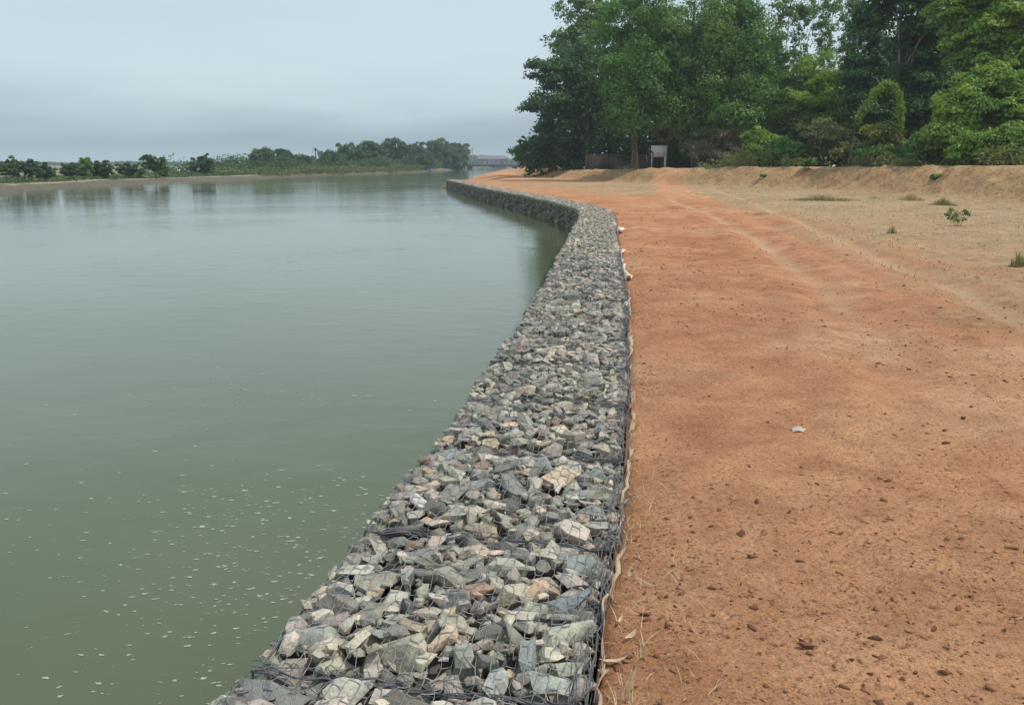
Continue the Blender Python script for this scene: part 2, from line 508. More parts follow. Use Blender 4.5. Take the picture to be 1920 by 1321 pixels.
def ground_h(x, y, full=False):
    x = np.asarray(x, float); y = np.asarray(y, float)
    d = dike_dist(x, y) + 0.35 * fbm(x * 0.5, y * 0.5, 3, 3)
    cz = crest_z(y) + 0.08 * fbm(x * 0.3, y * 0.3, 7, 3)
    face = sstep(-0.6, 2.3, d) - 0.18 * sstep(-3.5, 0, d) * (1 - sstep(0, 1.0, d)) * 0
    gul = np.abs(fbm(x * 0.45 + y * 1.1, y * 0.5 - x * 0.1, 21, 5)) + 0.35 * np.abs(fbm(x * 1.7, y * 2.6, 25, 3))
    z = cz * face
    onface = sstep(-0.3, 0.5, d) * (1 - sstep(1.9, 3.2, d))
    z = z - onface * (0.85 * gul - 0.12)
    z = z + 0.05 * fbm(x * 0.35, y * 0.35, 31, 4) + 0.020 * fbm(x * 2.3, y * 2.3, 41, 4)
    u = x - edge_right(y)
    z = z - 0.03 * (1 - sstep(0, 0.35, u))
    # ruts
    rut = np.zeros(x.shape)
    for P in TRK:
        pd = poly_dist(P, x, y) + 0.12 * fbm(x * 1.2, y * 1.2, 51, 3)
        c = (1 - sstep(0.02, 0.22, np.abs(pd))) * sstep(5.5, 9, y) * np.clip(0.75 + 0.9 * fbm(x * 0.7, y * 0.7, 58, 3), 0.1, 1)
        rut = np.maximum(rut, c)
        z = z - 0.045 * c + 0.035 * (1 - sstep(0.08, 0.3, np.abs(pd - 0.5)))
    # open shore past the end of the wall
    sh = sstep(80.5, 86, y)
    shore = -1.25 + (1.2 + z) * sstep(0, 9, u + 1.2 * fbm(x * 0.15, y * 0.15, 61, 3)) + 0.05
    z = np.where(sh > 0, z * (1 - sh) + shore * sh, z)
    if not full:
        return z
    zone = sstep(-17.0, -7.0, d + 4.0 * fbm(x * 0.16, y * 0.16, 71, 4)) * (1 - 0.75 * sstep(58, 75, y))
    zone = np.maximum(zone, sstep(2.2, 4.5, d) * 0.8)
    rp = 1 - sstep(0.6, 1.6, np.abs(x - 11.2 - 0.15 * (y - 62)) + 0.5 * fbm(x, y, 91, 3))   # red earth spilling down at the ramp
    zone = zone * (1 - rp * 0.8)
    red = sstep(3.5, 9, y + 1.5 * fbm(x * 0.4, y * 0.4, 17, 3)) * (1 - 0.6 * sstep(4, 9, u + 2.0 * fbm(x * 0.25, y * 0.25, 19, 4)))
    red = np.maximum(red, 0.55 * (1 - sstep(0.3, 1.2, u + 0.8 * fbm(x * 1.1, y * 1.1, 23, 3))))
    bank = sstep(-0.6, 0.4, d) * (1 - sstep(1.9, 2.6, d)) * (1 - 0.75 * rp) * (1 - 0.55 * sstep(70, 95, y))
    return z, zone, rut, bank, d, red

def grid_mesh(name, xs2d, ys2d, zs, attrs, mat, flip=False):
    r, c = xs2d.shape
    V = np.stack([xs2d, ys2d, zs], -1).reshape(-1, 3)
    i = (np.arange(r - 1)[:, None] * c + np.arange(c - 1)[None]).reshape(-1)
    F = np.stack([i, i + 1, i + c + 1, i + c], -1)
    if flip:
        F = F[:, ::-1]
    me = mesh_np(name, V, F, smooth=True, mat=mat)
    for k, v in attrs.items():
        add_attr(me, k, v.reshape(-1))
    return me
def rows(y0, near_end, step, growth, far):
    ys = list(np.arange(y0, near_end, step)); y = near_end
    while y < far:
        ys.append(y); y += max(step, (y - 0) * growth)
    ys.append(far)
    return np.array(ys)
FAR = 2600.0
gy = rows(-8, 12, 0.075, 0.008, FAR)
gu = rows(0, 6, 0.075, 0.0135, FAR)
GU, GY = np.meshgrid(gu, gy)
GX = GU + edge_right(GY)
gz, zone, rut, bankm, _d, redm = ground_h(GX, GY, True)
# a lip down the back of the wall and into the water so the sheet has no open edge
GX = np.hstack([GX[:, :1], GX]); GY = np.hstack([GY[:, :1], GY])
gz = np.hstack([np.full((len(gy), 1), -1.9), gz])
zone = np.hstack([zone[:, :1], zone]); rut = np.hstack([rut[:, :1], rut]); bankm = np.hstack([bankm[:, :1], bankm]); redm = np.hstack([redm[:, :1], redm])
obj('ground', grid_mesh('ground', GX, GY, gz, {'zone': zone, 'rut': rut, 'bank': bankm, 'red': redm}, M_ground), kind='structure')

ly = rows(-90, 40, 1.0, 0.02, FAR)
lu = rows(0, 8, 0.35, 0.05, FAR)
LU, LY = np.meshgrid(lu, ly)
LX = edge_left(LY) - LU + 0.6 * fbm(LY * 0.08, LU * 0 + 0.5, 5, 4)
def left_h(x, y, u):
    hz = np.interp(y, [0, 70, 130, 200, 300], [-0.2, -0.28, -0.34, -0.25, -0.2])
    return -1.6 + (1.6 + hz) * sstep(0, 3.4, u + 0.7 * fbm(x * 0.4, y * 0.15, 8, 4)) + 0.16 * fbm(x * 0.2, y * 0.2, 9, 4) * sstep(1, 4, u)
lz = left_h(LX, LY, LU)
lb = 1 - sstep(3.0, 3.9, LU + 0.5 * fbm(LX, LY, 4, 3))
obj('far_bank', grid_mesh('far_bank', LX, LY, lz, {'bank': lb}, M_bank, flip=True), kind='structure')

wm = mesh_np('water', [(-260, -90, WATER_Z), (120, -90, WATER_Z), (120, 900, WATER_Z), (-260, 900, WATER_Z)], [(0, 1, 2, 3)], mat=M_water)
obj('water', wm, kind='structure')

# ------------------------------------------------------------------ stones
TINTS = [((0.235, 0.250, 0.245), 4.5), ((0.29, 0.295, 0.255), 5), ((0.38, 0.38, 0.34), 5), ((0.47, 0.455, 0.395), 4.5), ((0.55, 0.485, 0.40), 4),
         ((0.52, 0.40, 0.28), 2.2), ((0.33, 0.215, 0.155), 0.9), ((0.17, 0.172, 0.172), 2.6), ((0.41, 0.365, 0.335), 3)]
TC = np.array([c for c, w in TINTS]) * 0.62 + 0.38 * np.array([0.345, 0.335, 0.300]) * np.array([[c[0] + c[1] + c[2]] for c, w in TINTS]) / 1.0; TC = TC * np.array([1.0, 0.95, 0.90]); TW = np.array([w for c, w in TINTS]); TW = TW / TW.sum()
def tints(n, r):
    c = TC[r.choice(len(TC), n, p=TW)]
    return c * r.uniform(0.8, 1.2, (n, 1)) * r.uniform(0.96, 1.04, (n, 3))
def rock_mesh(i):
    r = np.random.default_rng(100 + i)
    bm = bmesh.new()
    n = r.integers(11, 18)
    p = r.normal(size=(n, 3)); p /= np.linalg.norm(p, axis=1, keepdims=True)
    p = np.sign(p) * np.abs(p) ** 0.66            # push towards a block
    p *= r.uniform(0.74, 1.08, (n, 1))
    p *= np.array([1.05, r.uniform(0.52, 0.95), r.uniform(0.34, 0.72)])
    p[:, 0] += p[:, 1] * r.uniform(-0.4, 0.4)
    for q in p:
        bm.verts.new(q)
    h = bmesh.ops.convex_hull(bm, input=bm.verts)
    bmesh.ops.delete(bm, geom=[g for g in h['geom_interior'] if isinstance(g, bmesh.types.BMVert)], context='VERTS')
    bmesh.ops.triangulate(bm, faces=bm.faces)
    bmesh.ops.recalc_face_normals(bm, faces=bm.faces)
    me = bpy.data.meshes.new('stone')
    bm.to_mesh(me)
    bm.free()
    me.materials.append(M_stone)
    V = np.array([v.co[:] for v in me.vertices]); F = np.array([p.vertices[:] for p in me.polygons])
    return me, V, F
ROCKS = [rock_mesh(i) for i in range(34)]
def eul_mats(E):
    cx, sx = np.cos(E[:, 0]), np.sin(E[:, 0]); cy, sy = np.cos(E[:, 1]), np.sin(E[:, 1]); cz, sz = np.cos(E[:, 2]), np.sin(E[:, 2])
    R = np.zeros((len(E), 3, 3))
    R[:, 0, 0] = cy * cz; R[:, 0, 1] = sx * sy * cz - cx * sz; R[:, 0, 2] = cx * sy * cz + sx * sz
    R[:, 1, 0] = cy * sz; R[:, 1, 1] = sx * sy * sz + cx * cz; R[:, 1, 2] = cx * sy * sz - sx * cz
    R[:, 2, 0] = -sy; R[:, 2, 1] = sx * cy; R[:, 2, 2] = cx * cy
    return R
def rocks_joined(P, E, Sc, which, cols):
    R = eul_mats(E)
    vs, fs, ts = [], [], []
    n = 0
    for i in range(len(P)):
        _, V, F = ROCKS[which[i]]
        v = (V * Sc[i]) @ R[i].T + P[i]
        vs.append(v); fs.append(F + n); ts.append(np.repeat(cols[i][None], len(V), 0)); n += len(V)
    return np.vstack(vs), np.vstack(fs), np.vstack(ts)
def darts(r, w0, w1, h0, h1, radii, pack, tries=14, seedpts=()):
    """fill a rectangle with discs, the big ones first"""
    pts = [tuple(q) for q in seedpts]
    arr = np.array(pts) if pts else np.zeros((0, 3))
    for rad in radii:
        for _ in range(tries):
            x = r.uniform(w0 + rad * 0.95, w1 - rad * 0.95); y = r.uniform(h0 + rad * 0.45, h1 - rad * 0.45)
            if len(arr) == 0 or np.all((arr[:, 0] - x) ** 2 + (arr[:, 1] - y) ** 2 > (pack * (arr[:, 2] + rad)) ** 2):
                arr = np.vstack([arr, (x, y, rad)])
                break
    return arr
BL = 1.04
def basket_top(r, hw, n_radii=1.0, seedpts=()):
    radii = np.concatenate([np.sort(r.uniform(0.062, 0.098, int(10 * n_radii)))[::-1], np.sort(r.uniform(0.033, 0.056, int(80 * n_radii)))[::-1],
                            np.sort(r.uniform(0.013, 0.034, int(620 * n_radii)))[::-1]])
    A = darts(r, -hw, hw, 0.0, BL, radii, 0.74, seedpts=seedpts)
    n = len(A); rad = A[:, 2]
    bulge = 0.028 * (1 - (A[:, 0] / hw) ** 2) - 0.075 * np.exp(-((A[:, 1]) / 0.07) ** 2) - 0.075 * np.exp(-((A[:, 1] - BL) / 0.07) ** 2)
    z = bulge - rad * 0.50 + r.normal(0, 0.006, n) - np.where(rad < 0.034, r.uniform(0.0, 0.03, n), 0)
    P = np.stack([A[:, 0], A[:, 1], z], -1)
    tl = np.where(r.uniform(0, 1, n) < 0.16, 0.45, 0.17)
    E = np.stack([r.normal(0, 1, n) * tl, r.normal(0, 1, n) * tl, r.uniform(0, 6.28, n)], -1)
    Sc = rad[:, None] * np.stack([r.uniform(1.05, 1.45, n), r.uniform(0.95, 1.2, n), r.uniform(0.95, 1.35, n)], -1)
    return P, E, Sc, r.integers(0, len(ROCKS), n), tints(n, r)
def basket_fill(r, hw, dense=True):
    """second layer, the faces and the stone dust seen in the deepest gaps"""
    out = []
    A = darts(r, -hw, hw, 0.0, BL, np.sort(r.uniform(0.05, 0.085, 120))[::-1], 0.68)
    n = len(A)
    out.append((np.stack([A[:, 0], A[:, 1], -0.085 + r.normal(0, 0.012, n)], -1), A[:, 2]))
    for sx in (-1, 1):
        depth = -1.25 if sx < 0 else -0.3
        A = darts(r, 0, BL, depth, -0.02, np.sort(r.uniform(0.035, 0.078, 330 if sx < 0 else 70))[::-1], 0.70)
        n = len(A)
        out.append((np.stack([np.full(n, sx * (hw - 0.06)) + r.normal(0, 0.012, n), A[:, 0], A[:, 1]], -1), A[:, 2]))
    P = np.vstack([o[0] for o in out]); rad = np.concatenate([o[1] for o in out]); n = len(P)
    E = np.stack([r.uniform(0, 6.28, n), r.uniform(0, 6.28, n), r.uniform(0, 6.28, n)], -1)
    Sc = rad[:, None] * r.uniform(1.0, 1.35, (n, 3))
    face_shade = np.where(P[:, 0] < -hw + 0.12, np.where(P[:, 2] < -0.1, 0.62, 0.8), 1.0)[:, None]     # shade of the river face put into the stone tint, deeper lower down
    return P, E, Sc, r.integers(0, len(ROCKS), n), tints(n, r) * face_shade
def core_mesh(hw):
    b = MB()
    b.box(-hw + 0.10, hw - 0.07, 0.01, BL - 0.01, -1.75, -0.10)
    return b.mesh('core', M_core)
def hex_net(x0, x1, y0, y1, cw=0.075, ch=0.05):
    """hexagonal twisted netting: returns vertices and edges (edge flag = twisted pair)"""
    nx = int((x1 - x0) / cw) + 1; ny = int((y1 - y0) / ch) + 1
    pts = {}; V = []; Ed = []
    def vid(x, y):
        k = (round(x, 4), round(y, 4))
        if k not in pts:
            pts[k] = len(V); V.append(k)
        return pts[k]
    # twists run across; zigzag rows between them
    for j in range(ny):
        yy = y0 + j * ch
        off = 0.5 * cw if j % 2 else 0.0
        for i in range(nx):
            xa = x0 + i * cw + off
            a = vid(xa, yy); b = vid(xa + cw * 0.42, yy)
            Ed.append((a, b, 1))
            if j + 1 < ny:
                off2 = 0.5 * cw if (j + 1) % 2 else 0.0
                xs = [x0 + (i + k) * cw + off2 for k in (-1, 0, 1)]
                for xn in xs:
                    if abs((xn + cw * 0.42) - xa) < cw * 0.2:
                        Ed.append((a, vid(xn + cw * 0.42, yy + ch), 0))
                    if abs(xn - (xa + cw * 0.42)) < cw * 0.2:
                        Ed.append((b, vid(xn, yy + ch), 0))
    return np.array(V), Ed
def drape(bvh, V, Ed, r, hw, lim):
    V = V + r.normal(0, 0.0035, V.shape)
    V[:, 0] = np.clip(V[:, 0], -hw + 0.03, hw + 0.005); V[:, 1] = np.clip(V[:, 1], 0.0, BL)
    P, Q, W_ = [], [], []
    def hz(x, y):
        h = bvh.ray_cast(Vector((x, y, 0.5)), Vector((0, 0, -1)))
        return h[0].z if h[0] is not None else -0.05
    z = np.array([hz(*q) for q in V])
    nb = [[] for _ in V]
    for a, b, _ in Ed:
        nb[a].append(b); nb[b].append(a)
    zt = z.copy()
    for _ in range(5):
        zt = np.array([max(z[i] + 0.003, (np.mean(zt[nb[i]]) - 0.003) if nb[i] else z[i]) for i in range(len(V))])
    for a, b, tw in Ed:
        pa = np.array([*V[a], zt[a]]); pb = np.array([*V[b], zt[b]])
        if np.linalg.norm(pa[:2] - pb[:2]) < 0.006:
            continue
        m = (pa + pb) / 2
        m[2] = max(hz(m[0], m[1]) + 0.003, m[2] - 0.002)
        m[:2] += r.normal(0, 0.002, 2)
        P += [pa, m]; Q += [m, pb]; W_ += [0.0021 if tw else 0.0014] * 2
    return np.array(P), np.array(Q), np.array(W_)
def wob_line(p0, p1, n, amp, r, zfun=None):
    p0 = np.array(p0); p1 = np.array(p1)
    t = np.linspace(0, 1, n)[:, None]
    p = p0 + (p1 - p0) * t
    w = r.normal(0, amp, p.shape); w[0] = w[-1] = 0
    p = p + w
    return p
def edge_wires(r, hw, full):
    b = MB()
    zt = 0.012
    for sx in (-1, 1):
        b.tube(wob_line((sx * hw + (0.035 if sx < 0 else 0), 0, zt - 0.035), (sx * hw + (0.035 if sx < 0 else 0), BL, zt - 0.035), 12, 0.008, r), 0.004, 4)
    for y in (0.0, BL):
        b.tube(wob_line((-hw + 0.03, y, zt - 0.04), (hw, y + r.normal(0, 0.01), zt - 0.03), 17, 0.012, r), 0.004, 4)
        b.tube(wob_line((-hw + 0.03, y + 0.02, zt - 0.035), (hw, y - 0.02, zt - 0.02), 15, 0.013, r), 0.0022, 3)
    b.tube(wob_line((-hw + 0.03, 0, -0.02), (-hw + 0.01, 0, -1.2), 8, 0.008, r), 0.0035, 4)
    if full:
        # lacing wound round the joint
        for y in (0.0, BL):
            th = np.linspace(0, 2 * math.pi * 9, 90) + 1.2 * np.cumsum(r.normal(0, 0.25, 90))
            b.tube(np.stack([np.linspace(-hw + 0.03, hw, 90), y + 0.024 * np.cos(th), zt + 0.016 * np.sin(th) - 0.018], -1), 0.0015, 3)
        # loose strands bundled along the landward edge
        for k in range(5):
            x = hw - 0.045 + 0.018 * k
            b.tube(wob_line((x, -0.03, zt + r.uniform(-0.02, 0.02)), (x + r.normal(0, 0.012), BL + 0.04, zt + r.uniform(-0.02, 0.02)), 14, 0.008, r), 0.0021, 3)
        for k in range(16):
            y = r.uniform(0.03, BL - 0.03)
            b.tube([(hw - 0.06, y, zt), (hw - 0.015 + r.normal(0, 0.01), y + r.normal(0, 0.03), zt + r.uniform(-0.01, 0.025)), (hw + 0.02, y + r.normal(0, 0.03), zt - 0.05)], 0.0017, 3)
    return b.mesh('edge_wire', M_edge)

# stones that stand out in the photograph: pixel, radius, tint
BIG = [((665, 1068), 0.085, (0.50, 0.49, 0.42)), ((640, 1105), 0.075, (0.46, 0.46, 0.40)), ((745, 1115), 0.095, (0.48, 0.46, 0.39)), ((812, 1195), 0.085, (0.56, 0.44, 0.31)),
       ((560, 1250), 0.10, (0.34, 0.31, 0.26)), ((838, 1150), 0.05, (0.55, 0.44, 0.30)), ((1000, 1110), 0.055, (0.46, 0.33, 0.22)), ((975, 850), 0.15, (0.27, 0.29, 0.26)),
       ((850, 845), 0.12, (0.30, 0.31, 0.31)), ((812, 908), 0.06, (0.52, 0.42, 0.32)), ((785, 940), 0.075, (0.52, 0.49, 0.46)), ((885, 952), 0.085, (0.55, 0.49, 0.40)),
       ((1105, 1120), 0.12, (0.22, 0.24, 0.25)), ((1115, 1060), 0.10, (0.27, 0.29, 0.28)), ((975, 1155), 0.06, (0.52, 0.48, 0.41)), ((1030, 1275), 0.085, (0.42, 0.43, 0.38)),
       ((930, 1275), 0.08, (0.44, 0.45, 0.40)), ((660, 1290), 0.08, (0.45, 0.44, 0.38)), ((985, 1230), 0.09, (0.28, 0.31, 0.29)), ((600, 1190), 0.085, (0.36, 0.37, 0.33)),
       ((720, 1185), 0.06, (0.32, 0.33, 0.30)), ((1095, 925), 0.09, (0.31, 0.33, 0.29)), ((900, 910), 0.08, (0.26, 0.28, 0.28)), ((1020, 870), 0.09, (0.28, 0.30, 0.28)),
       ((1120, 885), 0.10, (0.33, 0.35, 0.31)), ((1060, 710), 0.09, (0.40, 0.36, 0.30)), ((930, 745), 0.12, (0.31, 0.33, 0.33)), ((500, 1290), 0.09, (0.25, 0.25, 0.24))]
BASKET_LABELS = [
    'wire basket of grey stones cut by the bottom edge of the photo',
    'gabion basket with large pale stones on its water side, nearest whole one',
    'gabion basket with the wide flat grey slab near its far edge',
    'third whole wire basket of grey stones counting away from the bottom edge',
    'fourth whole wire basket of grey stones counting away from the bottom edge',
    'fifth whole stone basket away from the bottom edge, by a clear dark joint',
    'sixth whole stone basket counting away from the bottom edge of the photo',
    'seventh whole stone basket counting away from the bottom edge of the photo',
    'eighth whole stone basket counting away from the bottom edge of the photo',
    'ninth whole stone basket counting away from the bottom edge of the photo',
    'tenth whole stone basket counting away from the bottom edge of the photo',
    'eleventh whole stone basket counting away from the bottom edge of the photo',
    'twelfth whole stone basket counting away from the bottom edge of the photo']
FIRST = float(np.interp(1.24, _ys, _s))
GRP = 'stone baskets of the river wall'
NB_DETAIL = len(BASKET_LABELS)
i_b = 0
s0 = FIRST
end_s = _s[-1] - 0.2
variants = []
for k in range(6):
    r = np.random.default_rng(900 + k)
    P, E, Sc, wh, tc_ = basket_top(r, HALF, 0.6)
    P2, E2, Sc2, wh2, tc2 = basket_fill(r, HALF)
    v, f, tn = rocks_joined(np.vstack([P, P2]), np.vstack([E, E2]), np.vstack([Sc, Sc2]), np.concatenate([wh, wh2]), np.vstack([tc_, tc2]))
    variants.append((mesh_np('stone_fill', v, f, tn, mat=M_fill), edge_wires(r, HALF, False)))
CORE = core_mesh(HALF)
def simple_basket(s, k, label):
    x, y, a = wall_at(s)
    t = thing('gabion_basket', label, 'gabion', (x, y, 0.0), a, GRP)
    st, ew = variants[k % len(variants)]
    o = obj('stone_fill', st, t); o['kind'] = 'stuff'
    obj('edge_wire', ew, t)
    obj('stone_core', CORE, t)
    return t
while s0 < end_s:
    if i_b < NB_DETAIL:
        r = np.random.default_rng(300 + i_b)
        hw = HALF + r.uniform(-0.025, 0.03)
        x, y, a = wall_at(s0)
        x += r.normal(0, 0.008)
        t = thing('gabion_basket', BASKET_LABELS[i_b], 'gabion', (x, y, 0.0), a, GRP)
        Minv = Matrix.Rotation(-a, 3, 'Z')
        seeds = []; seedcol = []
        for (q, rad, col) in BIG:
            w = on_z(*q, 0.0) - Vector((x, y, 0))
            l = Minv @ w
            if 0.02 <= l.y < BL - 0.02 and abs(l.x) < hw:
                rad *= 0.82; seeds.append((min(max(l.x, -hw + rad * 1.15), hw - rad * 1.25), min(max(l.y, rad * .6), BL - rad * .6), rad)); seedcol.append(col)
        P, E, Sc, wh, tc_ = basket_top(r, hw, 1.0, seeds)
        if seeds:
            ns = len(seeds)
            tc_[:ns] = np.array(seedcol)
            E[:ns, :2] *= 0.35
            Sc[:ns] = np.array([sd[2] for sd in seeds])[:, None] * np.array([1.25, 1.05, 1.0])
            P[:ns, 2] = 0.012 - np.array([sd[2] for sd in seeds]) * 0.42
        big_first = np.argsort(-Sc[:, 0])
        single, rest = big_first[:298], big_first[298:]
        for j in single:
            o = bpy.data.objects.new('stone', ROCKS[wh[j]][0])
            o.location = P[j]; o.rotation_euler = E[j]; o.scale = Sc[j]
            o.color = (*tc_[j], 1)
            o.parent = t
            COL.objects.link(o)
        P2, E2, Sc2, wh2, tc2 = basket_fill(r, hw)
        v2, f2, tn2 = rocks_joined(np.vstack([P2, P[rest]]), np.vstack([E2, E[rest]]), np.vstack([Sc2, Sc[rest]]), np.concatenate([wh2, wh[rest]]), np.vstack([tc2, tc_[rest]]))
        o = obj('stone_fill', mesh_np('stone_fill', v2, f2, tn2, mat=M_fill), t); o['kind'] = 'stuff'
        obj('stone_core', CORE, t)
        v1, f1, _ = rocks_joined(P, E, Sc, wh, tc_)
        bv = BVHTree.FromPolygons(np.vstack([v1, v2]).tolist(), np.vstack([f1, f2 + len(v1)]).tolist())
        V, Ed = hex_net(-hw, hw, 0, BL)
        A_, B_, R_ = drape(bv, V, Ed, r, hw, BL)
        # the net also closes the water face
        V2, Ed2 = hex_net(0, BL, -1.2, 0.0)
        fx = lambda q: (-hw + 0.004 + r.normal(0, 0.006), min(max(q[0], 0), BL), min(q[1], -0.03))
        FP = np.array([fx(q) for q in V2])
        A_ = np.vstack([A_, FP[[e[0] for e in Ed2]]]); B_ = np.vstack([B_, FP[[e[1] for e in Ed2]]])
        R_ = np.concatenate([R_, [0.0021 if e[2] else 0.0014 for e in Ed2]])
        obj('wire_mesh', segs_mesh('wire_mesh', A_, B_, R_, M_wire), t)
        obj('edge_wire', edge_wires(r, hw, True), t)
    else:
        _, yy, _ = wall_at(s0)
        if yy < 27:
            lab = 'grey stone basket where the wall narrows before bending left'
        elif yy < 79.5:
            lab = 'dark grey stone basket in the far stretch facing the water'
        else:
            lab = 'last dark stone basket at the far tip of the wall'
        simple_basket(s0, i_b, lab)
    s0 += BL
    i_b += 1
for k in (1, 2):
    simple_basket(FIRST - BL * k, k, 'wire basket of grey stones just out of view by the feet')

# ------------------------------------------------------------------ fabric along the back of the wall
def fabric(name, y0, y1, hmin, hmax, wid, mat, seed, label):
    r = np.random.default_rng(seed)
    ys = np.arange(y0, y1, 0.02 if y1 < 14 else 0.05)
    x = np.interp(ys, _ys, _right) + 0.010 + 0.03 * fbm(ys * 2.2, ys * 0, seed, 4) + 0.022 * fbm(ys * 9, ys * 0, seed + 5, 3)
    h = hmin + (hmax - hmin) * np.clip(0.42 + 1.3 * fbm(ys * 1.3, ys * 0 + 3, seed + 1, 4) + 0.9 * fbm(ys * 7, ys * 0 + 3, seed + 6, 3), 0, 1)
    lean = wid * (0.5 + 1.2 * fbm(ys * 1.9, ys * 0 + 7, seed + 2, 3))
    c = [np.stack([x, ys, np.full(len(ys), -0.14)], -1), np.stack([x + 0.004, ys, h * 0.6], -1), np.stack([x + lean * 0.5, ys, h], -1), np.stack([x + lean, ys, h * 0.75], -1)]
    n = len(ys)
    V = np.vstack(c)
    F = []
    for k in range(3):
        for i in range(n - 1):
            F.append((k * n + i, k * n + i + 1, (k + 1) * n + i + 1, (k + 1) * n + i))
    o = obj(name, mesh_np(name, V, F, smooth=True, mat=mat))
    sm = o.modifiers.new('thickness', 'SOLIDIFY'); sm.thickness = 0.003
    tag(o, label, 'fabric')
fabric('filter_fabric', 0.6, 12.5, -0.050, 0.036, 0.034, M_fabric, 3, 'beige filter fabric edge between the near stones and the red dirt')
fabric('torn_fabric', 11.2, 15.2, -0.03, 0.06, 0.09, M_white_fabric, 8, 'longer bleached strip of torn fabric along the wall before the bend')
fabric('torn_fabric', 18.9, 19.9, 0.0, 0.09, 0.17, M_white_fabric, 13, 'short bleached flap of fabric on the wall edge, beyond the longer strip')

# ------------------------------------------------------------------ loose stuff on the dirt
M_clod = simple('dark_laterite', (0.24, 0.11, 0.06), (0.14, 0.065, 0.038), 20, vec='pos')
def clod_fill(n, seed, ymax, rad_lo, rad_hi):
    r = np.random.default_rng(seed)
    y = 1.2 + (ymax - 1.2) * r.uniform(0, 1, n) ** 1.7
    u = 0.06 + 8.0 * r.uniform(0, 1, n) ** 1.35
    x = edge_right(y) + u
    keep = (fbm(x * 0.8, y * 0.8, 77, 3) + r.uniform(-0.35, 0.35, n)) > -0.05
    x, y = x[keep], y[keep]; m = len(x)
    z = ground_h(x, y)
    rad = rad_lo + (rad_hi - rad_lo) * r.uniform(0, 1, m) ** 3.2
    P = np.stack([x, y, z + rad * 0.12], -1)
    E = np.stack([r.normal(0, 0.3, m), r.normal(0, 0.3, m), r.uniform(0, 6.28, m)], -1)
    Sc = rad[:, None] * np.stack([r.uniform(0.8, 1.8, m), r.uniform(0.7, 1.3, m), r.uniform(0.6, 1.1, m)], -1)
    base = np.array([(0.20, 0.088, 0.045), (0.29, 0.145, 0.078), (0.13, 0.06, 0.035), (0.42, 0.24, 0.14)])
    cols = base[r.choice(4, m, p=[0.4, 0.3, 0.2, 0.1])] * r.uniform(0.8, 1.2, (m, 1))
    return rocks_joined(P, E, Sc, r.integers(0, len(ROCKS), m), cols)
M_grit = material('laterite_grit')
_a = N(M_grit[1], 'ShaderNodeAttribute', attribute_name='tint')
L(M_grit[1], _a.outputs['Color'], M_grit[2].inputs['Base Color'])
v, f, tn = clod_fill(26000, 41, 13, 0.0025, 0.009)
v2, f2, tn2 = clod_fill(7000, 42, 30, 0.006, 0.022)
obj('gravel', mesh_np('gravel', np.vstack([v, v2]), np.vstack([f, f2 + len(v)]), np.vstack([tn, tn2]), mat=M_grit[0]), kind='stuff')
def clod_mesh(i):
    me = ROCKS[i][0].copy(); me.name = 'dirt_clod'
    me.materials.clear(); me.materials.append(M_clod)
    return me
CLODS = [clod_mesh(i) for i in range(8)]
CL = [(1347, 955), (1333, 985), (1433, 993), (1342, 1038), (1353, 1099), (1555, 937), (1577, 999), (1560, 1045), (1585, 1100), (1630, 1130), (1673, 1131), (1650, 1101),
      (1338, 1145), (1365, 1185), (1522, 1192), (1592, 1228), (1675, 1235), (1693, 1262), (1715, 1160), (1750, 1170), (1820, 1112), (1830, 1029), (1905, 1160), (1740, 1293),
      (1330, 742), (1250, 820), (1405, 875), (1335, 915), (1294, 969), (1350, 955), (1300, 995), (1440, 790), (1480, 960), (1800, 1005), (1766, 1068), (1900, 1050), (1620, 1275), (1838, 1316), (1262, 1020), (1290, 1010)]
for (px, py) in CL:
    w = on_z(px, py, 0.0)
    z = float(ground_h(np.array([w.x]), np.array([w.y]))[0])
    o = obj('dirt_clod', random.choice(CLODS), loc=(w.x, w.y, z + 0.005))
    rr = 0.0048 * w.y * random.uniform(0.75, 1.3) * 0.55
    o.scale = (rr * 1.25, rr * 0.95, rr * 0.9); o.rotation_euler = (random.uniform(-.4, .4), random.uniform(-.4, .4), random.uniform(0, 6))
    tag(o, 'small dark red clod of earth lying on the bare orange dirt', 'clod', 'dirt clods on the bare ground')
w = on_z(1510, 1203)
o = obj('dirt_clod', CLODS[2], loc=(w.x, w.y, float(ground_h(np.array([w.x]), np.array([w.y]))[0]) + 0.008))
o.scale = (0.026, 0.02, 0.024)
tag(o, 'largest dark brown clod lying alone on the lower right dirt', 'clod', 'dirt clods on the bare ground')

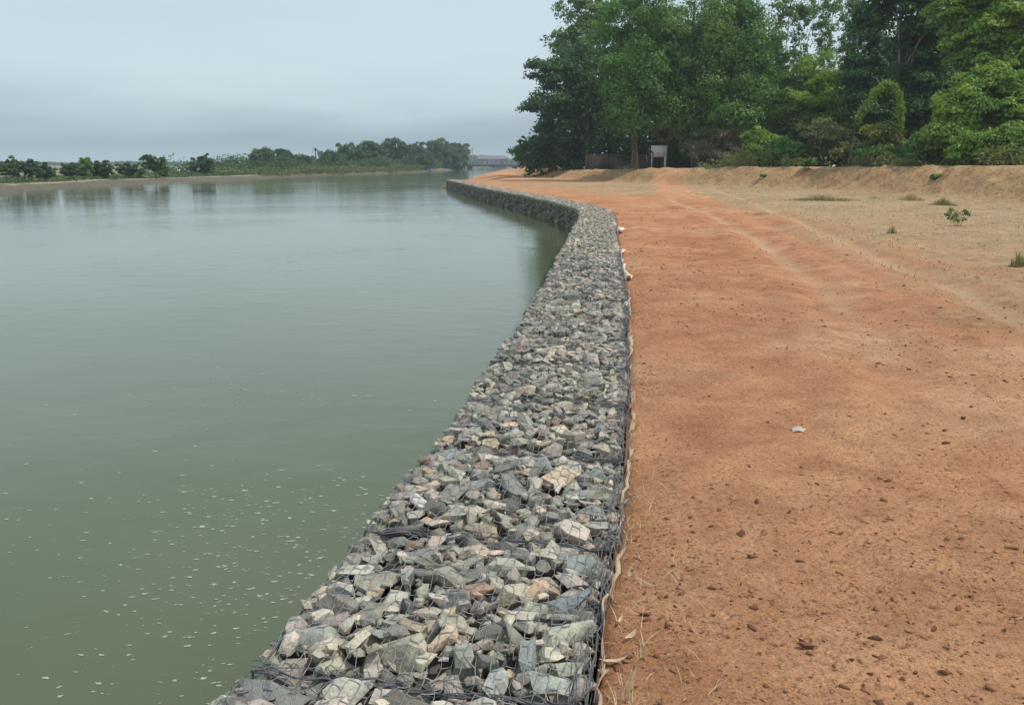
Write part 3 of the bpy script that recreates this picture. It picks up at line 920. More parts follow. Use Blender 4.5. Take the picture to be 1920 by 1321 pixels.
def leaf_mesh(name, ln, wd, curl, mat, seed):
    r = np.random.default_rng(seed)
    n = 9
    t = np.linspace(0, 1, n)
    w = wd * np.sin(np.pi * np.clip(t * 0.94 + 0.03, 0, 1)) ** 0.7
    x = ln * (t - 0.5); bend = 0.12 * ln * np.sin(t * 3 + r.uniform(0, 3))
    z = curl * (2 * t - 1) ** 2 + r.normal(0, curl * 0.1, n) + 0.004
    up = wd * 0.35
    V = np.vstack([np.stack([x, bend + w, z + up * (w / wd)], -1), np.stack([x, bend, z], -1), np.stack([x, bend - w, z + up * 0.8 * (w / wd)], -1)])
    F = [(k * n + i, k * n + i + 1, (k + 1) * n + i + 1, (k + 1) * n + i) for k in range(2) for i in range(n - 1)]
    return mesh_np(name, V, F, smooth=True, mat=mat)
LEAVES = [((1183, 1178), 0.05, 0.008, 0.9, 'small upright bleached leaf on the dirt by the near wall corner'),
          ((1150, 1225), 0.085, 0.009, 0.35, 'longest bleached leaf, lying against the near fabric edge'),
          ((1132, 1246), 0.035, 0.011, 0.2, 'rounded bleached leaf touching the fabric edge near the bottom'),
          ((1165, 1150), 0.05, 0.005, 1.3, 'thin bleached leaf above the small upright one by the wall'),
          ((1180, 1068), 0.035, 0.006, 1.1, 'pale leaf tip sticking up where the wall edge bulges'),
          ((1215, 1085), 0.11, 0.0022, -0.5, 'thin pale stem lying slanted across the dirt near the wall')]
for i, (q, ln, wd, rz, lab) in enumerate(LEAVES):
    w = on_z(*q, 0.0)
    z = float(ground_h(np.array([w.x]), np.array([w.y]))[0])
    o = obj('dry_leaf', leaf_mesh('dry_leaf', ln, wd, 0.012, M_dryleaf, i), loc=(w.x, w.y, z + 0.012))
    o.rotation_euler = (random.uniform(-.2, .2), -0.35 if i in (0, 4) else 0.0, rz)
    tag(o, lab, 'leaf', 'dry leaves by the wall')
def crumple(name, q, sx, sy, sz, mat, seed, label, cat, zoff=0.0):
    r = np.random.default_rng(seed)
    n = 9
    g = np.linspace(-1, 1, n)
    X, Y = np.meshgrid(g, g)
    R = np.sqrt(X ** 2 + Y ** 2)
    Z = np.clip(1 - 0.8 * R, 0, 1) + 0.35 * fbm(X * 1.8 + seed, Y * 1.8, seed, 3)
    Xw = X * (1 + 0.3 * fbm(X, Y + 9, seed + 3, 2)); Yw = Y * (1 + 0.3 * fbm(X + 5, Y, seed + 4, 2))
    w = on_z(*q, 0.0)
    z = float(ground_h(np.array([w.x]), np.array([w.y]))[0])
    me = grid_mesh(name, Xw * sx, Yw * sy, np.maximum(Z, -0.02) * sz, {}, mat)
    o = obj(name, me, loc=(w.x, w.y, z + 0.004 + zoff))
    o.rotation_euler = (0, 0, r.uniform(0, 3))
    sm = o.modifiers.new('thickness', 'SOLIDIFY'); sm.thickness = 0.002
    return tag(o, label, cat)
M_paper = simple('white_litter', (0.54, 0.46, 0.39), (0.42, 0.34, 0.28), 5, bmp=0.2)
crumple('litter_scrap', (1496, 806), 0.036, 0.03, 0.026, M_paper, 4, 'single white scrap of litter lying out on the orange dirt', 'litter')
M_yellow = simple('yellowed_leaf', (0.62, 0.52, 0.25), (0.5, 0.4, 0.2), 5, bmp=0.2)
for i, (q, s) in enumerate([((1290, 360), 0.16), ((1312, 362), 0.12), ((1300, 367), 0.13)]):
    crumple('dry_leaf', q, s * 1.3, s, 0.05, M_yellow, 20 + i, 'pale yellow leaf litter on the far dirt below the red ramp', 'leaf')['group'] = 'yellow leaf litter below the ramp'
crumple('litter_scrap', (1532, 418), 0.06, 0.05, 0.03, M_paper, 6, 'tiny white scrap on the dry turf beside the wheel track', 'litter')

# ------------------------------------------------------------------ plants
G_dry = leafmat('dry_grass', (0.50, 0.41, 0.24), (0.40, 0.33, 0.17), (0.22, 0.21, 0.09), 0.25)
G_green = leafmat('green_grass', (0.16, 0.22, 0.07), (0.12, 0.19, 0.06), (0.2, 0.26, 0.1), 0.3)
G_olive = leafmat('olive_grass', (0.30, 0.27, 0.12), (0.22, 0.22, 0.09), (0.15, 0.18, 0.065), 0.3)
def blades(r, n, height, spread, width, lean=0.5, base=None, sx=1.0, sy=1.0):
    if base is None:
        a = r.uniform(0, 6.28, n); d = spread * r.uniform(0, 1, n) ** 0.8
        b = np.stack([d * np.cos(a) * sx, d * np.sin(a) * sy, np.zeros(n)], -1)
    else:
        b = base
    h = height * r.uniform(0.35, 1.0, n)
    if base is None:
        h = h * (1.05 - 0.85 * (d / spread) ** 1.3)
    az = r.uniform(0, 6.28, n); ln = lean * h * r.uniform(0.1, 1.0, n)
    dirv = np.stack([np.cos(az), np.sin(az), np.zeros(n)], -1)
    side = np.stack([-np.sin(az), np.cos(az), np.zeros(n)], -1) * (width * r.uniform(0.6, 1.2, n))[:, None]
    up = np.array([0, 0, 1.0])
    m = b + up * (h * 0.6)[:, None] + dirv * (ln * 0.35)[:, None]
    tip = b + up * h[:, None] + dirv * ln[:, None]
    V = np.stack([b - side, b + side, m + side * 0.7, m - side * 0.7, tip + side * 0.08, tip - side * 0.08], 1).reshape(-1, 3)
    i = (np.arange(n) * 6)[:, None]
    F = np.vstack([i + np.array([[0, 1, 2, 3]]), i + np.array([[3, 2, 4, 5]])])
    return V, F, np.repeat(r.uniform(0, 1, n), 6)
def ground_pt(x, y):
    return float(ground_h(np.array([x]), np.array([y]))[0])
def hit_ground(px, py):
    d = ray(px, py); prev = 2.0
    for t in np.geomspace(2, 400, 1500):
        p = Vector((d.x * t, d.y * t, EYE + d.z * t))
        if p.z <= ground_pt(p.x, p.y):
            return p
    return p
def tuft(q, n, height, spread, mat, seed, label, sx=1.0, sy=1.0, width=0.008, lean=0.7, cat='grass tuft', name='grass_tuft'):
    w = hit_ground(*q)
    r = np.random.default_rng(seed)
    V, F, T = blades(r, n, height, spread, width, lean, sx=sx, sy=sy)
    o = obj(name, mesh_np(name, V, F, T, mat=mat), loc=(w.x, w.y, ground_pt(w.x, w.y) - 0.01))
    return tag(o, label, cat, 'grass tufts on the dirt' if name == 'grass_tuft' else None)
tuft((1540, 376), 900, 0.30, 1.6, G_olive, 1, 'widest patch of dry olive grass at the foot of the bank', sx=1.0, sy=0.35)
tuft((1708, 376), 500, 0.34, 0.55, G_dry, 2, 'pale dry grass tuft left of another tuft at the bank foot')
tuft((1768, 385), 500, 0.34, 0.5, G_olive, 3, 'olive grass tuft right of a paler tuft at the bank foot')
tuft((1672, 438), 60, 0.3, 0.10, G_olive, 5, 'single thin dry weed standing between bank and wheel track')
tuft((1910, 500), 120, 0.34, 0.16, G_olive, 6, 'small weed on the dry turf at the right edge of the photo')
tuft((1640, 372), 160, 0.14, 0.35, G_dry, 7, 'low dry grass scrap between the wide patch and the pale tuft', sy=0.5)
tuft((1430, 402), 120, 0.1, 0.4, G_dry, 9, 'low dry grass scrap on the dirt left of the wide patch', sy=0.5)
tuft((1200, 1235), 16, 0.11, 0.02, M_straw, 10, 'few thin straws standing from the dirt beside the bleached leaves', width=0.0018)
tuft((1170, 1318), 34, 0.13, 0.06, M_straw, 11, 'spiky straw tuft at the bottom edge beside the wall', width=0.0022)
tuft((1230, 1316), 12, 0.1, 0.04, M_straw, 14, 'sparse straws right of the spiky straw tuft at the bottom edge', width=0.0018)
tuft((1205, 985), 26, 0.05, 0.06, M_straw, 12, 'short straw scraps on the dirt where the fabric bulges', width=0.0014, lean=1.6)
# straw scattered along the wall back and over the dry turf
r = np.random.default_rng(55)
n = 800
y = 1.3 + 14 * r.uniform(0, 1, n) ** 1.6
x = edge_right(y) + 0.02 + 0.16 * np.abs(r.normal(0, 0.5, n)) * (1 + 1.5 * (fbm(y * 1.4, y * 0, 27, 3) > 0.1))
b = np.stack([x, y, ground_h(x, y) + 0.002], -1)
yw = r.uniform(2.0, 9, 90)
xw = np.interp(yw, _ys, _xs) + r.uniform(-0.45, 0.45, 90)
b = np.vstack([b, np.stack([xw, yw, np.full(90, 0.018)], -1)])
V1, F1, T1 = blades(r, len(b), 0.038, 0, 0.0012, 3.6, base=b)
obj('straw', mesh_np('straw', V1, F1, T1, mat=M_straw), kind='stuff')
n = 42000
px_ = r.uniform(4, 19, n); py_ = r.uniform(9, 58, n)
_, zn, _, _, dd, _ = ground_h(px_, py_, True)
k = (zn + r.uniform(-0.3, 0.3, n) > 0.45) & (dd < 0.5) & (fbm(px_ * 0.7, py_ * 0.7, 14, 5) > 0.02)
b = np.stack([px_[k], py_[k], ground_h(px_[k], py_[k]) - 0.005], -1)
V2, F2, T2 = blades(r, len(b), 0.065, 0, 0.008, 1.6, base=b)
n = 9000
px_ = r.uniform(-4, 24, n); py_ = r.uniform(26, 110, n)
dd = dike_dist(px_, py_)
k = (dd > 0) & (dd < 3.4) & (fbm(px_ * 0.5, py_ * 0.5, 15, 4) > 0.02)
b = np.stack([px_[k], py_[k], ground_h(px_[k], py_[k]) - 0.005], -1)
V3, F3, T3 = blades(r, len(b), 0.14, 0, 0.012, 1.0, base=b)
VV = np.vstack([V2, V3]); FF = np.vstack([F2, F3 + len(V2)])
obj('dry_grass', mesh_np('dry_grass', VV, FF, np.concatenate([T2, T3]), mat=G_dry), kind='stuff')

# ---- leaves
def leaf_quads(r, P, size, tint, flat=0.5, aspect=0.5, droop=0.0, nrm=None):
    n = len(P)
    if nrm is not None:
        nr = nrm + 0.42 * r.normal(size=(n, 3)); nr /= np.maximum(np.linalg.norm(nr, axis=1, keepdims=True), 1e-6)
        a = r.normal(size=(n, 3)); a[:, 2] -= droop
        a -= nr * np.sum(a * nr, 1, keepdims=True); a /= np.maximum(np.linalg.norm(a, axis=1, keepdims=True), 1e-6)
        b = np.cross(nr, a)
        s = (size * r.uniform(0.6, 1.3, n))[:, None]
        V = np.stack([P - a * s, P + b * s * aspect, P + a * s, P - b * s * aspect], 1).reshape(-1, 3)
        return V, np.arange(n * 4).reshape(n, 4), np.repeat(np.clip(tint, 0, 1), 4)
    a = r.normal(size=(n, 3)); a[:, 2] = a[:, 2] * (1 - flat) - droop
    a /= np.linalg.norm(a, axis=1, keepdims=True)
    b = r.normal(size=(n, 3)); b[:, 2] *= (1 - flat * 0.6)
    b -= a * np.sum(a * b, 1, keepdims=True); b /= np.maximum(np.linalg.norm(b, axis=1, keepdims=True), 1e-6)
    s = (size * r.uniform(0.6, 1.3, n))[:, None]
    V = np.stack([P - a * s, P + b * s * aspect, P + a * s, P - b * s * aspect], 1).reshape(-1, 3)
    F = np.arange(n * 4).reshape(n, 4)
    return V, F, np.repeat(np.clip(tint, 0, 1), 4)
def crown_points(r, lobes, n_clump, leaves, rc, shell=0.55, flat=0.6, trail=0.0):
    """lobes: (centre, radii). clumps sit on the shell of the lobes, leaves on the upper part of the clumps"""
    ar = np.array([(l[1][0] * l[1][2] + l[1][0] * l[1][1] + l[1][1] * l[1][2]) for l in lobes]); ar = ar / ar.sum()
    which = r.choice(len(lobes), n_clump, p=ar)
    d = r.normal(size=(n_clump, 3)); d /= np.linalg.norm(d, axis=1, keepdims=True)
    rad = shell + (1 - shell) * np.sqrt(r.uniform(0, 1, n_clump))
    rad *= 1 + 0.22 * r.normal(size=n_clump)
    C = np.array([l[0] for l in lobes])[which] + d * rad[:, None] * np.array([l[1] for l in lobes])[which]
    ct = np.clip(0.45 + 0.28 * r.normal(size=n_clump), 0, 1)
    cs = rc * r.uniform(0.5, 1.45, n_clump)
    m = n_clump * leaves
    k = np.repeat(np.arange(n_clump), leaves)
    e = r.normal(size=(m, 3)); e /= np.linalg.norm(e, axis=1, keepdims=True)
    rr = r.uniform(0, 1, m) ** 0.45
    off = e * (rr * cs[k])[:, None]
    off[:, 2] = np.abs(off[:, 2]) * 0.75 - 0.32 * np.hypot(off[:, 0], off[:, 1]) * flat
    if trail:
        off[:, 2] -= trail * r.uniform(0, 1, m) ** 2 * cs[k]
    P = C[k] + off
    t = ct[k] + 0.16 * r.normal(size=m)
    nn = off.copy(); nn[:, 2] += 0.35 * cs[k]
    nn /= np.maximum(np.linalg.norm(nn, axis=1, keepdims=True), 1e-6)
    return P, t, C, nn
def trunk_mesh(r, base, top, r0, r1, bend=0.3, sides=8, n=7):
    b = MB()
    base = np.array(base, float); top = np.array(top, float)
    t = np.linspace(0, 1, n)[:, None]
    p = base + (top - base) * t
    w = np.cumsum(r.normal(0, bend / n, (n, 3)), 0); w[0] = 0; w[:, 2] = 0
    p = p + w
    rad = r0 + (r1 - r0) * t[:, 0] ** 0.8
    rad[0] *= 1.35
    b.tube(p, list(rad), sides)
    return b, p
def tree(name, label, cat, base, lobes, mat, bark, seed, n_clump, leaves, size, rc, trunk_r=0.2, limbs=5, shell=0.5, flat=0.6, trail=0.0, aspect=0.5, group=None, droop=0.0, leafflat=0.5):
    r = np.random.default_rng(seed)
    base = Vector(base)
    t = thing(name, label, cat, base, 0, group)
    L_ = [((Vector(c) - base), rad) for c, rad in lobes]
    P, tt, C, nn = crown_points(r, [((c.x, c.y, c.z), rad) for c, rad in L_], n_clump, leaves, rc, shell, flat, trail)
    P[:, 2] = np.maximum(P[:, 2], 0.02)
    V, F, T = leaf_quads(r, P, size, tt, leafflat, aspect, droop, nn)
    obj('crown', mesh_np('crown', V, F, T, mat=mat), t)
    # trunk up to the highest lobe, limbs to the others
    hi = max(L_, key=lambda q: q[0].z)
    mid = Vector((hi[0].x * 0.7, hi[0].y * 0.7, hi[0].z + hi[1][2] * 0.25))
    b, p = trunk_mesh(r, (0, 0, -0.3), mid, trunk_r, trunk_r * 0.25, bend=0.06 * mid.length)
    obj('trunk', b.mesh('trunk', bark, smooth=True), t)
    if limbs:
        lb = MB()
        for i in range(limbs):
            st = Vector(p[random.choice([2, 3, 4])])
            tgt = Vector(C[r.integers(0, len(C))])
            m1 = st.lerp(tgt, 0.5) + Vector((0, 0, 0.08 * (tgt - st).length))
            lb.tube([st, m1, tgt], [trunk_r * 0.42, trunk_r * 0.25, trunk_r * 0.07], 5)
        obj('limb', lb.mesh('limb', bark, smooth=True), t)
    return t
def shrub(name, label, base, lobes, mat, seed, n_clump, leaves, size, rc, stems=6, cat='shrub', aspect=0.5, shell=0.3, flat=0.4, group=None, leafflat=0.5, stem_r=0.03):
    r = np.random.default_rng(seed)
    base = Vector(base)
    t = thing(name, label, cat, base, 0, group)
    L_ = [((Vector(c) - base), rad) for c, rad in lobes]
    P, tt, C, nn = crown_points(r, [((c.x, c.y, c.z), rad) for c, rad in L_], n_clump, leaves, rc, shell, flat)
    P[:, 2] = np.maximum(P[:, 2], 0.0 + np.abs(r.normal(0, 0.05, len(P))))
    V, F, T = leaf_quads(r, P, size, tt, leafflat, aspect, 0.0, nn)
    obj('foliage', mesh_np('foliage', V, F, T, mat=mat), t)
    if stems:
        b = MB()
        for i in range(stems):
            q = Vector(C[r.integers(0, len(C))])
            b.tube([(q.x * 0.1, q.y * 0.1, -0.1), (q.x * 0.5, q.y * 0.5, q.z * 0.55), tuple(q)], [stem_r, stem_r * 0.66, stem_r * 0.27], 4)
        obj('stem', b.mesh('stem', M_bark), t)
    return t
def lobe(px, py, D, wpx, hpx, depth=None):
    """ellipsoid seen at a pixel, D metres off, half sizes in photo pixels"""
    c = on_y(px, py, D)
    k = D / FPX
    return (tuple(c), (wpx * k, (depth if depth else wpx * k), hpx * k))

LM_dark = leafmat('dark_leaves', (0.031, 0.075, 0.025), (0.050, 0.118, 0.035), (0.089, 0.180, 0.046), 0.25)
LM_mid = leafmat('mid_leaves', (0.062, 0.150, 0.034), (0.103, 0.229, 0.049), (0.173, 0.312, 0.071), 0.3)
LM_feather = leafmat('feathery_leaves', (0.079, 0.152, 0.039), (0.123, 0.224, 0.052), (0.189, 0.296, 0.077), 0.3)
LM_bright = leafmat('yellow_green_leaves', (0.111, 0.203, 0.033), (0.197, 0.330, 0.049), (0.330, 0.448, 0.083), 0.34)
LM_lime = leafmat('lime_leaves', (0.14, 0.18, 0.035), (0.22, 0.26, 0.05), (0.30, 0.31, 0.08), 0.35)
LM_pale = leafmat('grey_green_leaves', (0.095, 0.125, 0.05), (0.165, 0.19, 0.07), (0.26, 0.27, 0.11), 0.3)
LM_twig = leafmat('dry_brush', (0.13, 0.11, 0.075), (0.17, 0.145, 0.10), (0.22, 0.19, 0.13), 0.15)
LM_far = leafmat('far_leaves', (0.040, 0.078, 0.032), (0.064, 0.118, 0.044), (0.10, 0.165, 0.06), 0.28)
LM_reed = leafmat('bank_scrub', (0.095, 0.125, 0.04), (0.145, 0.175, 0.055), (0.20, 0.215, 0.08), 0.3)

def gz_at(x, y):
    return ground_pt(x, y)
def base_of(px, D, dz=0.0):
    p = on_y(px, 306, D)
    return (p.x, p.y, gz_at(p.x, p.y) + dz)

# right wood, from the river side to the right edge
tree('broad_tree', 'dark broad tree whose layered boughs reach out over the river side', 'tree', base_of(1085, 98),
     [lobe(1062, 165, 96, 62, 48), lobe(1022, 205, 94, 42, 22), lobe(1090, 120, 98, 50, 40), lobe(1030, 140, 95, 34, 24), lobe(1110, 210, 97, 60, 42), lobe(1050, 250, 96, 45, 22)],
     LM_dark, M_bark, 1, 150, 190, 0.17, 1.25, 0.28, 8)
tree('feathery_tree', 'tall loose tree with sky through its top, behind the dark broad tree', 'tree', base_of(1105, 108),
     [lobe(1080, 85, 108, 38, 42), lobe(1095, 25, 108, 40, 40), lobe(1058, 80, 108, 26, 18), lobe(1130, 40, 110, 40, 55)],
     LM_feather, M_bark, 2, 210, 60, 0.19, 1.0, 0.2, 8, shell=0.2)
tree('bamboo_like_tree', 'large drooping mid green tree left of centre in the wood', 'tree', base_of(1190, 82),
     [lobe(1190, 60, 76, 62, 60), lobe(1170, 140, 73, 46, 42), lobe(1215, 155, 73, 52, 50), lobe(1180, 205, 73, 40, 32), lobe(1235, 100, 75, 50, 55)],
     LM_mid, M_bark, 3, 190, 290, 0.125, 1.1, 0.3, 8, trail=0.9, droop=0.6)
tree('bamboo_like_tree', 'tallest feathery green tree in the middle of the wood, crown above the frame', 'tree', base_of(1305, 76),
     [lobe(1300, 20, 76, 78, 60), lobe(1320, 95, 74, 70, 55), lobe(1275, 150, 73, 52, 48), lobe(1345, 165, 73, 60, 48), lobe(1290, 215, 73, 60, 35)],
     LM_feather, M_bark, 4, 210, 290, 0.125, 1.1, 0.32, 8, trail=0.9, droop=0.6)
tree('bamboo_like_tree', 'dusky green tree right of the tallest feathery one', 'tree', base_of(1405, 73),
     [lobe(1395, 45, 74, 50, 50), lobe(1410, 110, 73, 52, 52), lobe(1420, 175, 72, 50, 42), lobe(1385, 215, 71, 48, 30)],
     LM_mid, M_bark, 5, 150, 290, 0.125, 1.05, 0.25, 7, trail=1.2, droop=0.6)
tree('round_tree', 'rounded mid green tree under the open patch of sky', 'tree', base_of(1525, 70),
     [lobe(1525, 150, 70, 46, 38), lobe(1508, 200, 69, 52, 35), lobe(1560, 205, 69, 42, 35)], LM_bright, M_bark, 6, 110, 260, 0.12, 0.85, 0.2, 6)
for k, (px, lab) in enumerate([(1462, 'thin bare bamboo-like stem with sparse leaves, leftmost in the sky gap'), (1500, 'thin sparse tree standing in the sky gap, second of four from the left'),
                               (1545, 'thin sparse tree standing in the sky gap, third of four from the left'), (1590, 'thin sparse tree standing in the sky gap, rightmost of four')]):
    tree('slender_tree', lab, 'tree', base_of(px, 86 + 2 * k), [lobe(px - 4, 60, 86 + 2 * k, 20, 75), lobe(px + 10, 20, 86 + 2 * k, 24, 45), lobe(px, 110, 86 + 2 * k, 22, 30)],
         LM_feather, M_bark, 30 + k, 85, 34, 0.15, 0.6, 0.10, 6, shell=0.1, trail=0.8, group='slender trees in the sky gap')
tree('tall_trunk_tree', 'tall tree with a bare pale straight trunk, right of the sky gap', 'tree', base_of(1686, 58),
     [lobe(1690, -30, 58, 70, 45), lobe(1735, 30, 58, 36, 40), lobe(1640, 30, 58, 30, 26)], LM_dark, M_palebark, 7, 190, 80, 0.16, 0.7, 0.20, 5)
tree('dark_tree', 'dark leafy tree directly left of the tall pale trunk', 'tree', base_of(1632, 66),
     [lobe(1625, 110, 66, 36, 40), lobe(1640, 165, 66, 45, 40), lobe(1608, 205, 65, 40, 36)], LM_dark, M_bark, 8, 95, 260, 0.13, 0.9, 0.2, 5)
tree('dark_tree', 'dark leafy tree between the tall pale trunk and the bright right bushes', 'tree', base_of(1735, 58),
     [lobe(1730, 90, 58, 48, 48), lobe(1745, 160, 57, 45, 45), lobe(1725, 215, 56, 40, 34)], LM_dark, M_bark, 9, 105, 260, 0.12, 0.85, 0.2, 5)
tree('leafy_tree', 'tall yellow green tree filling the upper right corner', 'tree', base_of(1900, 50),
     [lobe(1880, 30, 50, 75, 60), lobe(1830, 75, 50, 52, 45), lobe(1905, 110, 49, 60, 45), lobe(1800, 20, 51, 40, 40)], LM_bright, M_bark, 10, 270, 230, 0.105, 0.66, 0.22, 7, aspect=0.6)
tree('leafy_tree', 'lower yellow green tree draped with leaf clumps at the right edge', 'tree', base_of(1850, 47),
     [lobe(1855, 170, 47, 55, 42), lobe(1805, 205, 46.5, 45, 40), lobe(1905, 200, 46, 45, 45), lobe(1780, 255, 46, 38, 32)], LM_bright, M_bark, 11, 280, 230, 0.095, 0.56, 0.18, 6, aspect=0.6)
# shrubs in front of the wood
shrub('shrub', 'dark bush at the river end of the wood, lowest on the left', base_of(1003, 112), [lobe(988, 290, 112, 26, 20), lobe(1020, 275, 111, 32, 28), lobe(1060, 290, 110, 30, 24)], LM_dark, 21, 120, 90, 0.19, 0.8)
shrub('tall_grass_clump', 'bright green clump of tall grass at the foot of the dark tree', base_of(1020, 104), [lobe(1020, 307, 104, 24, 12)], LM_reed, 22, 50, 70, 0.26, 0.6, cat='grass clump', aspect=0.12)
shrub('shrub', 'rounded bright green bush left of the olive thicket, by the grey brush', base_of(1425, 66), [lobe(1422, 262, 66, 28, 20), lobe(1435, 285, 65, 34, 20)], LM_bright, 23, 110, 70, 0.12, 0.42)
shrub('shrub', 'darker round bush in front of the rounded bright green one', base_of(1468, 62), [lobe(1468, 284, 62, 30, 20)], LM_mid, 24, 80, 75, 0.11, 0.4)
shrub('thicket', 'olive twiggy thicket between the round bushes and the yellow bush', base_of(1545, 62), [lobe(1540, 262, 62, 36, 34), lobe(1575, 275, 61, 32, 26)], LM_pale, 25, 120, 60, 0.10, 0.45, stems=16, shell=0.1)
shrub('shrub', 'yellow lime leaved bush in front of the dark arch', base_of(1658, 55), [lobe(1650, 252, 55, 34, 14), lobe(1668, 268, 55, 30, 14)], LM_lime, 26, 60, 55, 0.12, 0.38)
shrub('shrub', 'low grey green bush left of the yellow lime bush on the crest', base_of(1610, 56), [lobe(1605, 288, 56, 32, 18)], LM_pale, 27, 70, 60, 0.10, 0.38, stems=10)
shrub('shrub', 'low dark green bush under the yellow lime bush', base_of(1660, 53), [lobe(1662, 292, 53, 40, 14)], LM_mid, 28, 70, 60, 0.10, 0.36)
shrub('shrub', 'broad leaved green bush below the dark gap right of the arch', base_of(1750, 48), [lobe(1745, 272, 48, 34, 26)], LM_mid, 29, 90, 70, 0.12, 0.42)
shrub('shrub', 'bright green bush at the crest below the draped tree', base_of(1830, 44), [lobe(1825, 280, 44, 38, 24)], LM_bright, 31, 110, 70, 0.10, 0.38)
shrub('shrub', 'rightmost bright green bush on the crest', base_of(1895, 43), [lobe(1898, 272, 43, 38, 32)], LM_bright, 32, 120, 70, 0.10, 0.38)
w = hit_ground(1515, 318)
shrub('weed_plant', 'small green plant alone on the lip of the bank', (w.x, w.y, gz_at(w.x, w.y)), [((w.x, w.y, gz_at(w.x, w.y) + 0.25), (0.42, 0.35, 0.25))], LM_mid, 33, 22, 34, 0.10, 0.16, stem_r=0.012, stems=5, cat='plant')
w = hit_ground(1797, 424)
shrub('weed_plant', 'leafy green weed standing on the dry turf below the bank', (w.x, w.y, gz_at(w.x, w.y)), [((w.x, w.y, gz_at(w.x, w.y) + 0.22), (0.30, 0.24, 0.20))], LM_pale, 34, 18, 13, 0.045, 0.10, stem_r=0.005, stems=11, cat='plant')
for k, (q, lab) in enumerate([((1430, 336), 'dark little weed on the bank face left of centre'), ((1755, 338), 'small green weed on the right part of the bank face'), ((1037, 333), 'small dark weed on the bank below the grass clump')]):
    w = hit_ground(*q)
    shrub('weed_plant', lab, (w.x, w.y, gz_at(w.x, w.y)), [((w.x, w.y, gz_at(w.x, w.y) + 0.1), (0.3, 0.2, 0.1))], LM_mid, 35 + k, 10, 20, 0.07, 0.12, stems=0, cat='plant')
# the arch of creeper
def arch():
    r = np.random.default_rng(77)
    D = 54
    pts = [on_y(*q, D) for q in [(1607, 222), (1622, 200), (1640, 172), (1660, 154), (1678, 158), (1687, 180), (1689, 210), (1690, 240)]]
    b0 = Vector(base_of(1650, D))
    t = thing('creeper_arch', 'arched green creeper draped over a dark hollow left of the pale trunk', 'creeper', b0)
    P = []
    for a, b in zip(pts[:-1], pts[1:]):
        for k in range(420):
            p = a.lerp(b, r.uniform()) - b0
            if k % 5 == 0:
                p = p + Vector((0.1 * r.normal(), 0.2, -abs(r.normal(0, 0.22))))
            P.append(p + Vector(r.normal(0, 0.085, 3)) + Vector((0, 0.12 * r.normal(), -abs(r.normal(0, 0.12)))))
    P = np.array([p[:] for p in P])
    V, F, T = leaf_quads(r, P, 0.075, np.clip(r.normal(0.62, 0.25, len(P)), 0, 1), 0.4, 0.55)
    obj('foliage', mesh_np('foliage', V, F, T, mat=LM_bright), t)
    b = MB()
    b.tube([tuple(p - b0) for p in [Vector((pts[0].x - 0.3, D, b0.z))] + pts + [Vector((pts[-1].x, D, b0.z))]], 0.05, 5)
    obj('stem', b.mesh('stem', M_bark), t)
arch()
def crest_scrub():
    r = np.random.default_rng(171)
    n = 620
    y = r.uniform(38, 78, n)
    d_t = 2.6 + 3.2 * r.uniform(0, 1, n) ** 1.3
    x = np.interp(y, FOOT[:, 1], FOOT[:, 0]) + d_t
    x = x + 0.5 * r.normal(size=n)
    gap = (np.abs(x - 11.2 - 0.15 * (y - 62)) < 2.6) | (dike_dist(x, y) < 2.3)
    gap |= fbm(x * 0.55, y * 0.3, 74, 3) < -0.02
    x, y = x[~gap], y[~gap]; n = len(x)
    z = ground_h(x, y)
    lv = 26
    k = np.repeat(np.arange(n), lv)
    h = (0.1 + 1.3 * np.clip(0.45 + 1.2 * fbm(x * 0.5, y * 0.35, 72, 3), 0, 1))
    e = r.normal(size=(n * lv, 3)) * np.array([0.24, 0.24, 0])
    P = np.stack([x, y, z], -1)[k] + e
    P[:, 2] += h[k] * r.uniform(0, 1, n * lv) ** 0.8
    T = np.clip(0.5 + 0.7 * fbm(x * 0.4, y * 0.4, 73, 3)[k] + 0.2 * r.normal(size=n * lv), 0, 1)
    V, F, T = leaf_quads(r, P, 0.12, T, 0.25, 0.35)
    obj('undergrowth', mesh_np('undergrowth', V, F, T, mat=LM_pale), kind='stuff')
crest_scrub()
def bank_weeds():
    r = np.random.default_rng(172)
    n = 7000
    x = r.uniform(-4, 24, n); y = r.uniform(28, 110, n)
    dd = dike_dist(x, y)
    k = (dd > -1.2) & (dd < 3.0) & (fbm(x * 0.6, y * 0.6, 16, 4) > 0.16)
    b = np.stack([x[k], y[k], ground_h(x[k], y[k]) - 0.005], -1)
    V, F, T = blades(r, len(b), 0.13, 0, 0.013, 1.2, base=b)
    obj('bank_weeds', mesh_np('bank_weeds', V, F, T, mat=G_olive), kind='stuff')
bank_weeds()
# dark wood behind: one mass nobody could count
def woodland():
    r = np.random.default_rng(88)
    Ps, Ts = [], []
    top = [(960, 300), (1000, 270), (1040, 200), (1100, 120), (1200, 80), (1440, 90), (1470, 150), (1560, 165), (1620, 130), (1700, 80), (1800, 40), (2050, 20)]
    tx = [q[0] for q in top]; ty = [q[1] for q in top]
    for px in np.arange(985, 2060, 9):
        D = np.interp(px, [985, 1300, 1600, 1800, 2050], [100, 92, 84, 70, 60]) + r.uniform(-4, 4)
        tp = np.interp(px, tx, ty)
        for py in np.arange(tp, 312, 14):
            c = np.array(on_y(px + r.normal(0, 8), py + r.normal(0, 8), D + r.normal(0, 1.5)))
            m = 60
            e = r.normal(size=(m, 3)) * 0.48
            Ps.append(c + e); Ts.append(np.clip(r.normal(0.35, 0.25) + r.normal(0, 0.15, m), 0, 1))
    P = np.vstack(Ps)
    V, F, T = leaf_quads(r, P, 0.27, np.concatenate(Ts), 0.5, 0.55)
    obj('woodland', mesh_np('woodland', V, F, T, mat=LM_dark), kind='stuff')
